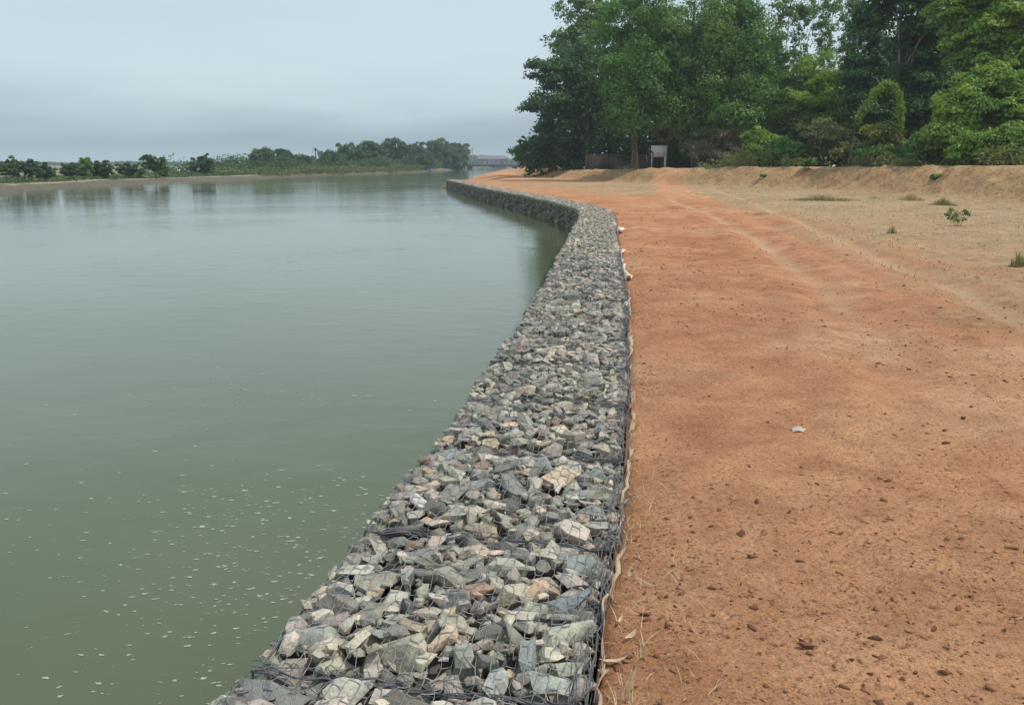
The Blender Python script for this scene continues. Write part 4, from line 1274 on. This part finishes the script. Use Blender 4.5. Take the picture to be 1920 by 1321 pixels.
woodland()
# dry brush heap and leaf-bare twigs under the trees
shrub('brush_heap', 'heap of grey brown dry brush beneath the trees, left of the round bushes', base_of(1350, 70), [lobe(1355, 268, 70, 52, 30), lobe(1320, 285, 70, 36, 18)], LM_twig, 41, 130, 55, 0.13, 0.5, stems=26, cat='brush', aspect=0.12)
shrub('shrub', 'pale leaved small tree standing just behind the white board', base_of(1242, 76), [lobe(1240, 252, 76, 15, 18)], LM_pale, 42, 30, 60, 0.12, 0.4)

# ------------------------------------------------------------------ built things along the crest
M_plaster = simple('stained_plaster', (0.19, 0.15, 0.12), (0.11, 0.085, 0.07), 1.2, bmp=0.3)
M_coping = simple('grey_coping', (0.30, 0.28, 0.26), (0.2, 0.19, 0.18), 2)
M_white = simple('white_paint', (0.62, 0.62, 0.61), (0.44, 0.43, 0.42), 3, bmp=0.1, rough=0.6)
M_greywood = simple('grey_post', (0.36, 0.35, 0.33), (0.25, 0.24, 0.22), 6)
M_sheet = simple('grey_sheet_roof', (0.50, 0.50, 0.49), (0.36, 0.36, 0.36), 2, rough=0.6)
M_dark = simple('dark_opening', (0.05, 0.05, 0.05), (0.03, 0.03, 0.03), 2)
def boundary():
    x0 = on_y(1100, 300, 92).x; x1 = on_y(1330, 300, 92).x
    zb = gz_at((x0 + x1) / 2, 92) - 0.05
    top = on_y(1200, 289, 92).z
    t = thing('boundary_wall', 'low brown stained wall in the shade behind the white board', 'wall', (x0, 92, zb))
    Ln = x1 - x0; n = 5; sp = Ln / n
    pm = MB(); pm.box(0.13, sp - 0.13, -0.06, 0.06, 0, top - zb - 0.1)
    pme = pm.mesh('panel', M_plaster)
    qm = MB(); qm.box(-0.125, 0.125, -0.11, 0.11, 0, top - zb + 0.08)
    qme = qm.mesh('pillar', M_plaster)
    cm = MB(); cm.box(0.13, sp - 0.13, -0.09, 0.09, top - zb - 0.1, top - zb - 0.03)
    cme = cm.mesh('coping', M_coping)
    for k in range(n):
        obj('panel', pme, t, (k * sp, 0, 0)); obj('coping', cme, t, (k * sp, 0, 0))
    for k in range(n + 1):
        obj('pillar', qme, t, (k * sp, 0, 0))
boundary()
def board():
    D = 72
    a = on_y(1221, 274, D); b = on_y(1250, 293, D)
    g = gz_at((a.x + b.x) / 2, D)
    t = thing('white_board', 'white board standing on two posts at the crest under the trees', 'board', ((a.x + b.x) / 2, D, g))
    hw = (b.x - a.x) / 2
    m = MB(); m.box(-hw, hw, -0.02, 0.02, b.z - g, a.z - g); obj('panel', m.mesh('panel', M_white), t)
    m = MB(); z0, z1 = b.z - g, a.z - g
    m.box(-hw - 0.03, hw + 0.03, -0.035, 0.035, z1, z1 + 0.05); m.box(-hw - 0.03, hw + 0.03, -0.035, 0.035, z0 - 0.05, z0)
    obj('frame', m.mesh('frame', M_white), t)
    for s, wd in ((-1, 0.05), (1, 0.09)):
        m = MB(); m.box(s * (hw - 0.1) - wd, s * (hw - 0.1) + wd, 0.022, 0.09, -0.2, z1 - 0.05)
        obj('post', m.mesh('post', M_white), t)
board()
def pole():
    D = 94
    g = base_of(1101, D)
    t = thing('pole', 'thin pale pole standing in front of the dark broad tree', 'pole', g)
    top = on_y(1101, 214, D).z - g[2]
    m = MB(); m.tube([(0, 0, -0.2), (0.01, 0, top * 0.5), (0, 0, top)], [0.085, 0.075, 0.06], 8)
    obj('shaft', m.mesh('shaft', M_greywood, True), t)
    m = MB(); m.tube([(0, 0, top * 0.86), (-0.45, 0, top * 0.97), (-0.85, 0, top * 1.02)], 0.03, 6)
    obj('arm', m.mesh('arm', M_greywood, True), t)
pole()
def shed():
    D = 84
    a = on_y(1392, 236, D); b = on_y(1482, 246, D)
    g = gz_at(a.x, D)
    t = thing('shed', 'low shed with a flat grey roof half hidden behind the bushes', 'shed', ((a.x + b.x) / 2, D, g))
    hw = (b.x - a.x) / 2; zr = b.z - g
    m = MB(); m.box(-hw, hw, -0.3, 3.5, zr, a.z - g); obj('roof', m.mesh('roof', M_sheet), t)
    m = MB(); m.box(-hw + 0.2, hw - 0.2, 0.6, 3.2, -0.2, zr - 0.004); obj('wall', m.mesh('wall', M_plaster), t)
    for k in range(4):
        x = -hw + 0.15 + k * (2 * hw - 0.3) / 3
        m = MB(); m.box(x - 0.06, x + 0.06, -0.15, -0.03, -0.2, zr - 0.003); obj('post', m.mesh('post', M_greywood), t)
shed()
w = hit_ground(1141, 313)
crumple('sack', (1141, 330), 0.26, 0.16, 0.2, M_white, 31, 'small white sack lying on the crest left of the white board', 'sack')
bpy.data.objects['sack'].location = (w.x, w.y, gz_at(w.x, w.y) - 0.01)

# person beside the board
def person():
    D = 71.2
    bx = on_y(1217, 300, D).x
    g = gz_at(bx, D)
    M_skin = simple('skin', (0.30, 0.17, 0.11), (0.26, 0.15, 0.095), 8, bmp=0)
    M_cl = simple('dark_shirt', (0.035, 0.033, 0.04), (0.02, 0.02, 0.024), 8, bmp=0.1)
    M_tr = simple('dark_trousers', (0.05, 0.047, 0.065), (0.035, 0.033, 0.045), 8, bmp=0.1)
    M_hair = simple('black_hair', (0.015, 0.013, 0.012), (0.01, 0.01, 0.01), 8, bmp=0)
    J = {'pelvis': (0, 0, 0.93, 0.125), 'waist': (0, 0, 1.08, 0.115), 'chest': (0, 0.01, 1.28, 0.145), 'neck0': (0, 0, 1.43, 0.075), 'neck': (0, -0.005, 1.49, 0.052),
         'jaw': (0, -0.02, 1.55, 0.068), 'head': (0, -0.012, 1.62, 0.088), 'crown': (0, 0.0, 1.68, 0.07), 'nose': (0, -0.105, 1.595, 0.012),
         'shr': (0.17, 0, 1.39, 0.065), 'elr': (0.36, 0.02, 1.18, 0.044), 'wrr': (0.23, -0.10, 1.0, 0.030), 'har': (0.18, -0.13, 0.96, 0.028),
         'shl': (-0.17, 0, 1.39, 0.065), 'ell': (-0.23, 0.02, 1.12, 0.044), 'wrl': (-0.24, -0.05, 0.88, 0.030), 'hal': (-0.24, -0.07, 0.80, 0.028),
         'hir': (0.09, 0, 0.88, 0.098), 'knr': (0.12, -0.02, 0.49, 0.062), 'anr': (0.13, 0.01, 0.09, 0.042), 'tor': (0.14, -0.15, 0.035, 0.034),
         'hil': (-0.09, 0, 0.88, 0.098), 'knl': (-0.11, -0.03, 0.49, 0.062), 'anl': (-0.12, 0.01, 0.09, 0.042), 'tol': (-0.14, -0.15, 0.035, 0.034)}
    E_ = [('pelvis', 'waist'), ('waist', 'chest'), ('chest', 'neck0'), ('neck0', 'neck'), ('neck', 'jaw'), ('jaw', 'head'), ('head', 'crown'), ('head', 'nose'),
          ('chest', 'shr'), ('shr', 'elr'), ('elr', 'wrr'), ('wrr', 'har'), ('chest', 'shl'), ('shl', 'ell'), ('ell', 'wrl'), ('wrl', 'hal'),
          ('pelvis', 'hir'), ('hir', 'knr'), ('knr', 'anr'), ('anr', 'tor'), ('pelvis', 'hil'), ('hil', 'knl'), ('knl', 'anl'), ('anl', 'tol')]
    fing = []
    for sd in ('r', 'l'):
        hx, hy, hz_, _ = J['ha' + sd]; wx, wy, wz, _ = J['wr' + sd]
        d = (Vector((hx, hy, hz_)) - Vector((wx, wy, wz))).normalized()
        side = d.cross(Vector((0, 0, 1)) if abs(d.z) < 0.9 else Vector((0, 1, 0))).normalized()
        for k, ln in enumerate((0.07, 0.085, 0.08, 0.062)):
            p = Vector((hx, hy, hz_)) + side * (k - 1.5) * 0.019 + d * 0.02
            J[f'f{sd}{k}'] = (*p, 0.009); J[f'g{sd}{k}'] = (*(p + d * ln), 0.008)
            E_ += [('ha' + sd, f'f{sd}{k}'), (f'f{sd}{k}', f'g{sd}{k}')]
        p = Vector((hx, hy, hz_)) - side * 0.04 - d * 0.01
        J['t' + sd] = (*p, 0.009); J['u' + sd] = (*(p + d * 0.045 - side * 0.015), 0.008)
        E_ += [('ha' + sd, 't' + sd), ('t' + sd, 'u' + sd)]
    names = list(J)
    me = bpy.data.meshes.new('body')
    me.from_pydata([J[n][:3] for n in names], [(names.index(a), names.index(b)) for a, b in E_], [])
    tmp = bpy.data.objects.new('body', me)
    COL.objects.link(tmp)
    sk = tmp.modifiers.new('skin', 'SKIN'); sk.use_smooth_shade = True
    for i, n in enumerate(names):
        rr = J[n][3]
        me.skin_vertices[0].data[i].radius = (rr, rr * (0.8 if n in ('pelvis', 'waist', 'chest') else 1.0))
    me.skin_vertices[0].data[0].use_root = True
    sb = tmp.modifiers.new('subd', 'SUBSURF'); sb.levels = 1; sb.render_levels = 1
    dg = bpy.context.evaluated_depsgraph_get()
    m2 = bpy.data.meshes.new_from_object(tmp.evaluated_get(dg))
    bpy.data.objects.remove(tmp)
    m2.name = 'body'
    m2.materials.clear()
    for m in (M_cl, M_tr, M_skin):
        m2.materials.append(m)
    for p in m2.polygons:
        c = p.center
        if c.z > 1.46 or (abs(c.x) > 0.155 and c.z < 1.05 and c.z > 0.65):
            p.material_index = 2
        elif c.z < 0.98:
            p.material_index = 1
        else:
            p.material_index = 0
        p.use_smooth = True
    t = thing('person', 'person in dark clothes standing beside the white board, one hand on hip', 'person', (bx, D, g), 0.2)
    obj('body', m2, t)
    bm = bmesh.new()
    bmesh.ops.create_uvsphere(bm, u_segments=12, v_segments=8, radius=0.098)
    for v in bm.verts:
        v.co.z *= 0.95
    bmesh.ops.delete(bm, geom=[v for v in bm.verts if v.co.z < -0.02 and v.co.y < 0.03], context='VERTS')
    hm = bpy.data.meshes.new('hair'); bm.to_mesh(hm); bm.free(); hm.materials.append(M_hair)
    obj('hair', hm, t, (0, 0.008, 1.645))
person()

# ------------------------------------------------------------------ far bank
def lbase(px, D):
    p = on_y(px, 320, D)
    u = float(edge_left(D)) - p.x
    return (p.x, D, float(left_h(np.array([p.x]), np.array([D]), np.array([u]))[0]) - 0.05)
def far_tree(label, px, D, lobes, mat=LM_far, seed=0, n=60, leaves=70, size=0.13, rc=0.36, tr=0.08, group='trees along the far bank', name='far_tree', trail=0.0, limbs=4, ks=0.86):
    D = D * 1.13
    return tree(name, label, 'tree', lbase(px, D), [lobe(lx, ly_, D, w * ks, h * (0.5 + 0.5 * ks)) for lx, ly_, w, h in lobes], mat, M_bark, 400 + seed, n, leaves, size, rc, tr, limbs, group=group, trail=trail)
FT = [('dark dense round tree at the left edge of the far bank', 12, 78, [(8, 315, 24, 14), (25, 322, 18, 12)], LM_far),
      ('tallest of the dense dark trees by the left edge', 45, 80, [(45, 310, 20, 13), (58, 320, 18, 13)], LM_far),
      ('lower spreading tree right of the dense dark pair', 84, 82, [(82, 321, 22, 13)], LM_far),
      ('small dark tree left of the pale topped one', 132, 86, [(130, 319, 16, 11)], LM_far),
      ('olive topped tree between two darker rounded ones', 158, 88, [(158, 308, 14, 10), (160, 320, 16, 12)], LM_feather),
      ('dark rounded tree right of the olive topped one', 192, 90, [(192, 318, 22, 14)], LM_far),
      ('rounded tree left of the tall leaning one', 240, 94, [(238, 317, 18, 12), (258, 320, 16, 11)], LM_far),
      ('tall uneven tree whose crown leans left, before the white house', 292, 96, [(280, 301, 15, 10), (294, 310, 18, 13), (308, 318, 14, 12)], LM_far),
      ('lone round tree standing clear right of the white house', 380, 113, [(380, 303, 18, 13), (375, 314, 20, 13), (392, 314, 14, 12)], LM_far),
      ('faint small tree just right of the lone round tree', 408, 150, [(407, 314, 11, 9)], LM_far),
      ('hazy twin topped tree between the lone tree and the tall group', 432, 170, [(424, 313, 10, 8), (441, 311, 10, 8), (432, 321, 18, 7)], LM_far)]
for i, (lab, px, D, lb_, mt) in enumerate(FT):
    far_tree(lab, px, D, lb_, mt, seed=i, n=70, size=0.0015 * D, rc=0.0036 * D, leaves=90)
FT2 = [('tall thin tree at the left end of the big far group', 484, 150, [(482, 296, 8, 13), (484, 312, 11, 14)]),
       ('square topped tall tree, second in the big far group', 500, 152, [(500, 290, 12, 8), (498, 306, 14, 14)]),
       ('narrow topped tree right of the square topped one', 532, 158, [(532, 292, 10, 9), (530, 308, 14, 13)]),
       ('low rounded tree left of the far palm', 563, 162, [(563, 302, 15, 11), (560, 315, 18, 10)]),
       ('rounded tree right of the far palm', 622, 172, [(620, 300, 20, 12), (628, 314, 24, 12)]),
       ('broad pale green tree left of the highest far crowns', 655, 185, [(652, 285, 22, 14), (660, 305, 28, 16)]),
       ('full round tree beside the broad pale green one', 695, 192, [(692, 281, 22, 14), (700, 303, 26, 18)]),
       ('highest dark crown in the middle of the big far group', 740, 205, [(740, 275, 22, 13), (735, 298, 30, 18)]),
       ('dark rounded crown right of the highest one', 782, 215, [(778, 288, 22, 15), (785, 305, 24, 14)]),
       ('large blue grey tree near the right end of the far group', 828, 255, [(820, 280, 20, 16), (835, 298, 28, 18)]),
       ('rightmost blue grey tree, above the end of the bridge', 858, 262, [(855, 284, 16, 14), (858, 300, 16, 14)])]
for i, (lab, px, D, lb_) in enumerate(FT2):
    far_tree(lab, px, D, lb_, LM_far, seed=30 + i, n=150, size=0.0015 * D, rc=0.0050 * D, leaves=95, ks=1.12, tr=0.16, trail=0.3)
def palm(px, pytop, D, label, seed):
    r = np.random.default_rng(seed)
    b0 = lbase(px, D)
    t = thing('palm_tree', label, 'palm', b0, 0, 'palms of the far group')
    top = on_y(px, pytop + 7, D).z - b0[2]
    b, p = trunk_mesh(r, (0, 0, -0.2), (0.2, 0, top), 0.16, 0.10, 0.2)
    obj('trunk', b.mesh('trunk', M_bark, True), t)
    k = D / FPX
    for i in range(16):
        az = i * 2.4; upw = r.uniform(-0.15, 1.0)
        ln = 10 * k * r.uniform(0.8, 1.15)
        s = np.linspace(0, 1, 7)
        px_ = ln * s * math.cos(upw) * 0.9; pz = ln * (s * math.sin(upw) - 0.55 * s ** 2 * (1.1 - 0.5 * upw))
        c = np.stack([px_ * math.cos(az), px_ * math.sin(az), pz], -1) + p[-1]
        sd = np.array([-math.sin(az), math.cos(az), 0]) * 0.1 * ln
        w = np.sin(np.pi * (0.12 + 0.86 * s))[:, None]
        dz = np.array([0, 0, -0.06 * ln])
        V = np.vstack([c + sd * w + dz * w, c, c - sd * w + dz * w])
        F = [(q * 7 + j, q * 7 + j + 1, (q + 1) * 7 + j + 1, (q + 1) * 7 + j) for q in range(2) for j in range(6)]
        obj('frond', mesh_np('frond', V, F, np.full(21, 0.4), mat=LM_far), t)
palm(592, 274, 190, 'spiky palm rising above the left half of the far group', 1)
palm(782, 262, 250, 'small palm top above the right half of the far group', 2)
# low scrub along the far waterline
def scrub(name, pts, D0, D1, n, size, mat, seed, spread, hgt, leaves=26, u0=2.6):
    r = np.random.default_rng(seed)
    y = r.uniform(D0, D1, n)
    u = u0 + spread * r.uniform(0, 1, n) ** 1.5
    x = edge_left(y) - u
    z = left_h(x, y, u)
    k = np.repeat(np.arange(n), leaves)
    h = hgt * (0.35 + 0.9 * np.clip(0.5 + fbm(x * 0.25, y * 0.12, seed, 3), 0, 1))
    e = r.normal(size=(n * leaves, 3)) * np.array([0.6, 0.8, 0.0])
    P = np.stack([x, y, z], -1)[k] + e
    P[:, 2] += h[k] * r.uniform(0, 1, n * leaves) ** 1.4
    T = np.clip(0.5 + 0.5 * fbm(x * 0.2, y * 0.2, seed + 1, 3)[k] + 0.15 * r.normal(size=n * leaves), 0, 1)
    V, F, T = leaf_quads(r, P, size, T, 0.3, 0.4)
    obj(name, mesh_np(name, V, F, T, mat=mat), kind='stuff')
scrub('riverside_scrub', None, 140, 240, 900, 0.24, LM_reed, 61, 9, 1.3)
scrub('undergrowth', None, 78, 150, 700, 0.12, LM_far, 62, 20, 0.36, leaves=24, u0=4.6)
scrub('far_undergrowth', None, 150, 310, 1600, 0.3, LM_far, 63, 24, 2.9, u0=5.0)
shrub('shrub', 'dark rounded bush at the waterline below the big far group', lbase(725, 215), [lobe(725, 314, 215, 22, 10)], LM_far, 71, 60, 60, 0.26, 0.8)
# far wood closing the horizon
def far_wood():
    r = np.random.default_rng(99)
    n = 2600
    x = r.uniform(-420, 420, n); y = 600 + 0.05 * np.abs(x) + r.uniform(0, 90, n)
    h = (3.5 + 5.0 * np.clip(0.5 + fbm(x * 0.03, y * 0.0, 4, 4), 0, 1)) * (0.35 + 0.65 * sstep(-150, -60, x))
    leaves = 22
    k = np.repeat(np.arange(n), leaves)
    P = np.stack([x, y, np.zeros(n)], -1)[k] + r.normal(size=(n * leaves, 3)) * np.array([2.2, 2.2, 0])
    P[:, 2] += h[k] * r.uniform(0, 1, n * leaves)
    V, F, T = leaf_quads(r, P, 0.95, np.clip(r.normal(0.45, 0.2, n * leaves), 0, 1), 0.4, 0.5)
    obj('far_wood', mesh_np('far_wood', V, F, T, mat=LM_far), kind='stuff')
far_wood()
# white house on the far bank
def house():
    D = 165
    a = on_y(314, 317, D); b = on_y(346, 331, D)
    g = lbase(330, D)
    M_pale = simple('pale_sheet', (0.74, 0.77, 0.80), (0.62, 0.66, 0.70), 0.8, bmp=0.1)
    M_wall = simple('pale_wall', (0.60, 0.62, 0.62), (0.48, 0.49, 0.5), 0.8, bmp=0.1)
    t = thing('house', 'small white roofed house among the trees of the far bank', 'house', ((a.x + b.x) / 2, D, g[2]))
    hw = (b.x - a.x) / 2; zt = a.z - g[2]; ze = zt * 0.55
    m = MB(); m.box(-hw + 0.25, hw - 0.25, 0, 3, -0.3, ze - 0.004); obj('wall', m.mesh('wall', M_wall), t)
    V = [(-hw, -0.4, ze), (hw, -0.4, ze), (hw * 0.7, 1.5, zt), (-hw * 0.7, 1.5, zt), (-hw, 3.4, ze), (hw, 3.4, ze)]
    F4 = [(0, 1, 2, 3), (5, 4, 3, 2), (0, 4, 5, 1)]
    me = bpy.data.meshes.new('roof'); me.from_pydata(V, [], F4 + [(1, 5, 2), (4, 0, 3)]); me.materials.append(M_pale)
    obj('roof', me, t)
    m = MB(); m.box(-0.35, 0.35, -0.03, 0.0 - 0.003, -0.05, ze * 0.8); obj('door', m.mesh('door', M_dark), t)
house()
# bridge
def bridge():
    D = 345
    M_conc = simple('bridge_concrete', (0.15, 0.16, 0.165), (0.10, 0.11, 0.115), 0.3, bmp=0.1)
    zt = on_y(900, 307.5, D).z; zb = on_y(900, 312.5, D).z
    x0 = -46.0; x1 = 24.0
    t = thing('bridge', 'low grey bridge crossing the river in the haze', 'bridge', (x0, D, zb))
    m = MB(); m.box(0, x1 - x0, 0, 6, 0, zt - zb - 0.25); obj('deck', m.mesh('deck', M_conc), t)
    m = MB(); m.box(0, x1 - x0, -0.25, -0.003, zt - zb - 0.55, zt - zb - 0.05); obj('kerb_beam', m.mesh('kerb_beam', M_conc), t)
    m = MB()
    Lb = x1 - x0
    for h in (0.45, 0.85):
        m.box(0, Lb, 0.05, 0.13, zt - zb + h - 0.05, zt - zb + h + 0.05)
    for k in range(24):
        m.box(k * Lb / 23.0 - 0.09, k * Lb / 23.0 + 0.09, 0.14, 0.28, zt - zb - 0.25, zt - zb + 0.95)
    obj('railing', m.mesh('railing', M_conc), t)
    for px in (-34.9, -16.9, 1.1, 16.0):
        m = MB(); m.box(px - x0 - 1.0, px - x0 + 1.0, 1.0, 5.0, -3.5, -0.003); obj('pier', m.mesh('pier', M_conc), t)
bridge()
def far_hall():
    D = 470
    a = on_y(893, 291.5, D); b = on_y(951, 308, D)
    M_w = simple('hall_wall', (0.22, 0.22, 0.26), (0.17, 0.17, 0.20), 0.1, bmp=0)
    M_r = simple('hall_roof', (0.20, 0.17, 0.19), (0.16, 0.14, 0.16), 0.1, bmp=0)
    M_p = simple('hall_pane', (0.40, 0.46, 0.54), (0.32, 0.38, 0.46), 0.1, bmp=0, rough=0.3)
    hw = (b.x - a.x) / 2; H_ = a.z + 0.0
    t = thing('long_hall', 'long low building faint in the haze behind the bridge', 'building', ((a.x + b.x) / 2, D, 0.0))
    m = MB(); m.box(-hw + 0.8, hw - 0.8, 0, 10, -0.8, H_ * 0.66); obj('wall', m.mesh('wall', M_w), t)
    V = [(-hw, -0.8, H_ * 0.66), (hw, -0.8, H_ * 0.66), (hw, 10.8, H_ * 0.66), (-hw, 10.8, H_ * 0.66), (-hw * 0.86, 5, H_), (hw * 0.9, 5, H_)]
    me = bpy.data.meshes.new('roof'); me.from_pydata(V, [], [(0, 1, 5, 4), (2, 3, 4, 5), (1, 2, 5), (3, 0, 4), (3, 2, 1, 0)]); me.materials.append(M_r)
    obj('roof', me, t)
    for k in range(6):
        x = -hw + 2.0 + k * (2 * hw - 4.0) / 5
        m = MB(); m.box(x - 0.6, x + 0.6, -0.06, -0.003, H_ * 0.2, H_ * 0.5); obj('window', m.mesh('window', M_p), t)
far_hall()
for k, (px, pt) in enumerate([(878, 272), (886, 276)]):
    D = 380
    p = on_y(px, 308, D)
    tp = on_y(px, pt, D).z
    t = thing('utility_pole', ['faint thin pole beyond the bridge, taller of two', 'faint thin pole beyond the bridge, shorter of two'][k], 'pole', (p.x, D, 0.0), 0, 'poles beyond the bridge')
    m = MB(); m.tube([(0, 0, -1.0), (0, 0, tp)], [0.2, 0.13], 6); obj('shaft', m.mesh('shaft', M_greywood), t)
    m = MB(); m.box(-0.8, 0.8, -0.22, -0.14, tp - 0.8, tp - 0.62); obj('crossarm', m.mesh('crossarm', M_greywood), t)

# ------------------------------------------------------------------ foam on the near water
def foam():
    r = np.random.default_rng(123)
    pts = []
    while len(pts) < 680:
        px = r.normal(480, 230); py = 640 + 690 * r.uniform() ** 0.85
        if len(pts) % 9 == 0:
            px = np.interp(py, [640, 800, 970, 1040, 1210, 1321], [930, 845, 730, 630, 475, 405]) - abs(r.normal(0, 22))
        if r.uniform() > 0.35 + 0.65 * math.exp(-((py - 900) / 220) ** 2):
            continue
        lim = np.interp(py, [640, 800, 970, 1040, 1210, 1321], [900, 830, 720, 620, 470, 400])
        if px > lim or px < -200:
            continue
        q = on_z(px, py, WATER_Z + 0.003)
        if float(fbm(np.array([q.x * 1.1]), np.array([q.y * 0.55]), 66, 3)[0]) + r.uniform(-0.3, 0.3) < 0.05:
            continue
        pts.append(q)
    vs, fs = [], []
    n0 = 0
    for p in pts:
        for c in range(r.integers(1, 4)):
            q = p + Vector((r.normal(0, 0.012), r.normal(0, 0.006), 0)) * (0 if c == 0 else 1)
            rad = 0.0016 + 0.0065 * r.uniform() ** 2.2
            rad *= 1 + 0.14 * p.y
            a = np.linspace(0, 2 * math.pi, 9)[:-1]
            rr = rad * r.uniform(0.6, 1.25, 8)
            st = r.uniform(0.5, 0.95); rot = r.normal(0.1, 0.25)
            x = rr * np.cos(a) * 1.35; y = rr * np.sin(a) * st
            X = q.x + x * math.cos(rot) - y * math.sin(rot); Y = q.y + x * math.sin(rot) + y * math.cos(rot)
            top = np.stack([X, Y, np.full(8, WATER_Z + 0.002)], -1)
            V = np.vstack([top, [(q.x, q.y, WATER_Z + 0.002 + rad * 0.25)]])
            vs.append(V)
            fs.append(np.array([(i, (i + 1) % 8, 8) for i in range(8)]) + n0)
            n0 += 9
    M_foam = simple('foam', (0.42, 0.455, 0.365), (0.22, 0.26, 0.175), 30, bmp=0, vec='pos')
    obj('foam', mesh_np('foam', np.vstack(vs), np.vstack(fs), smooth=True, mat=M_foam), kind='stuff')
foam()

# ------------------------------------------------------------------ haze
HZ = 2800.0
hb = MB(); hb.box(-HZ, HZ, -110, HZ + 60, -3.5, 24.0)
mh = bpy.data.materials.new('haze_air')
mh.use_nodes = True
th_ = mh.node_tree
th_.nodes.clear()
ho = N(th_, 'ShaderNodeOutputMaterial')
pv = N(th_, 'ShaderNodeVolumePrincipled')
pv.inputs['Color'].default_value = (0.70, 0.84, 0.95, 1)
pv.inputs['Density'].default_value = 0.0005
pv.inputs['Anisotropy'].default_value = 0.1
L(th_, pv.outputs[0], ho.inputs['Volume'])
obj('haze', hb.mesh('haze', mh), kind='stuff')
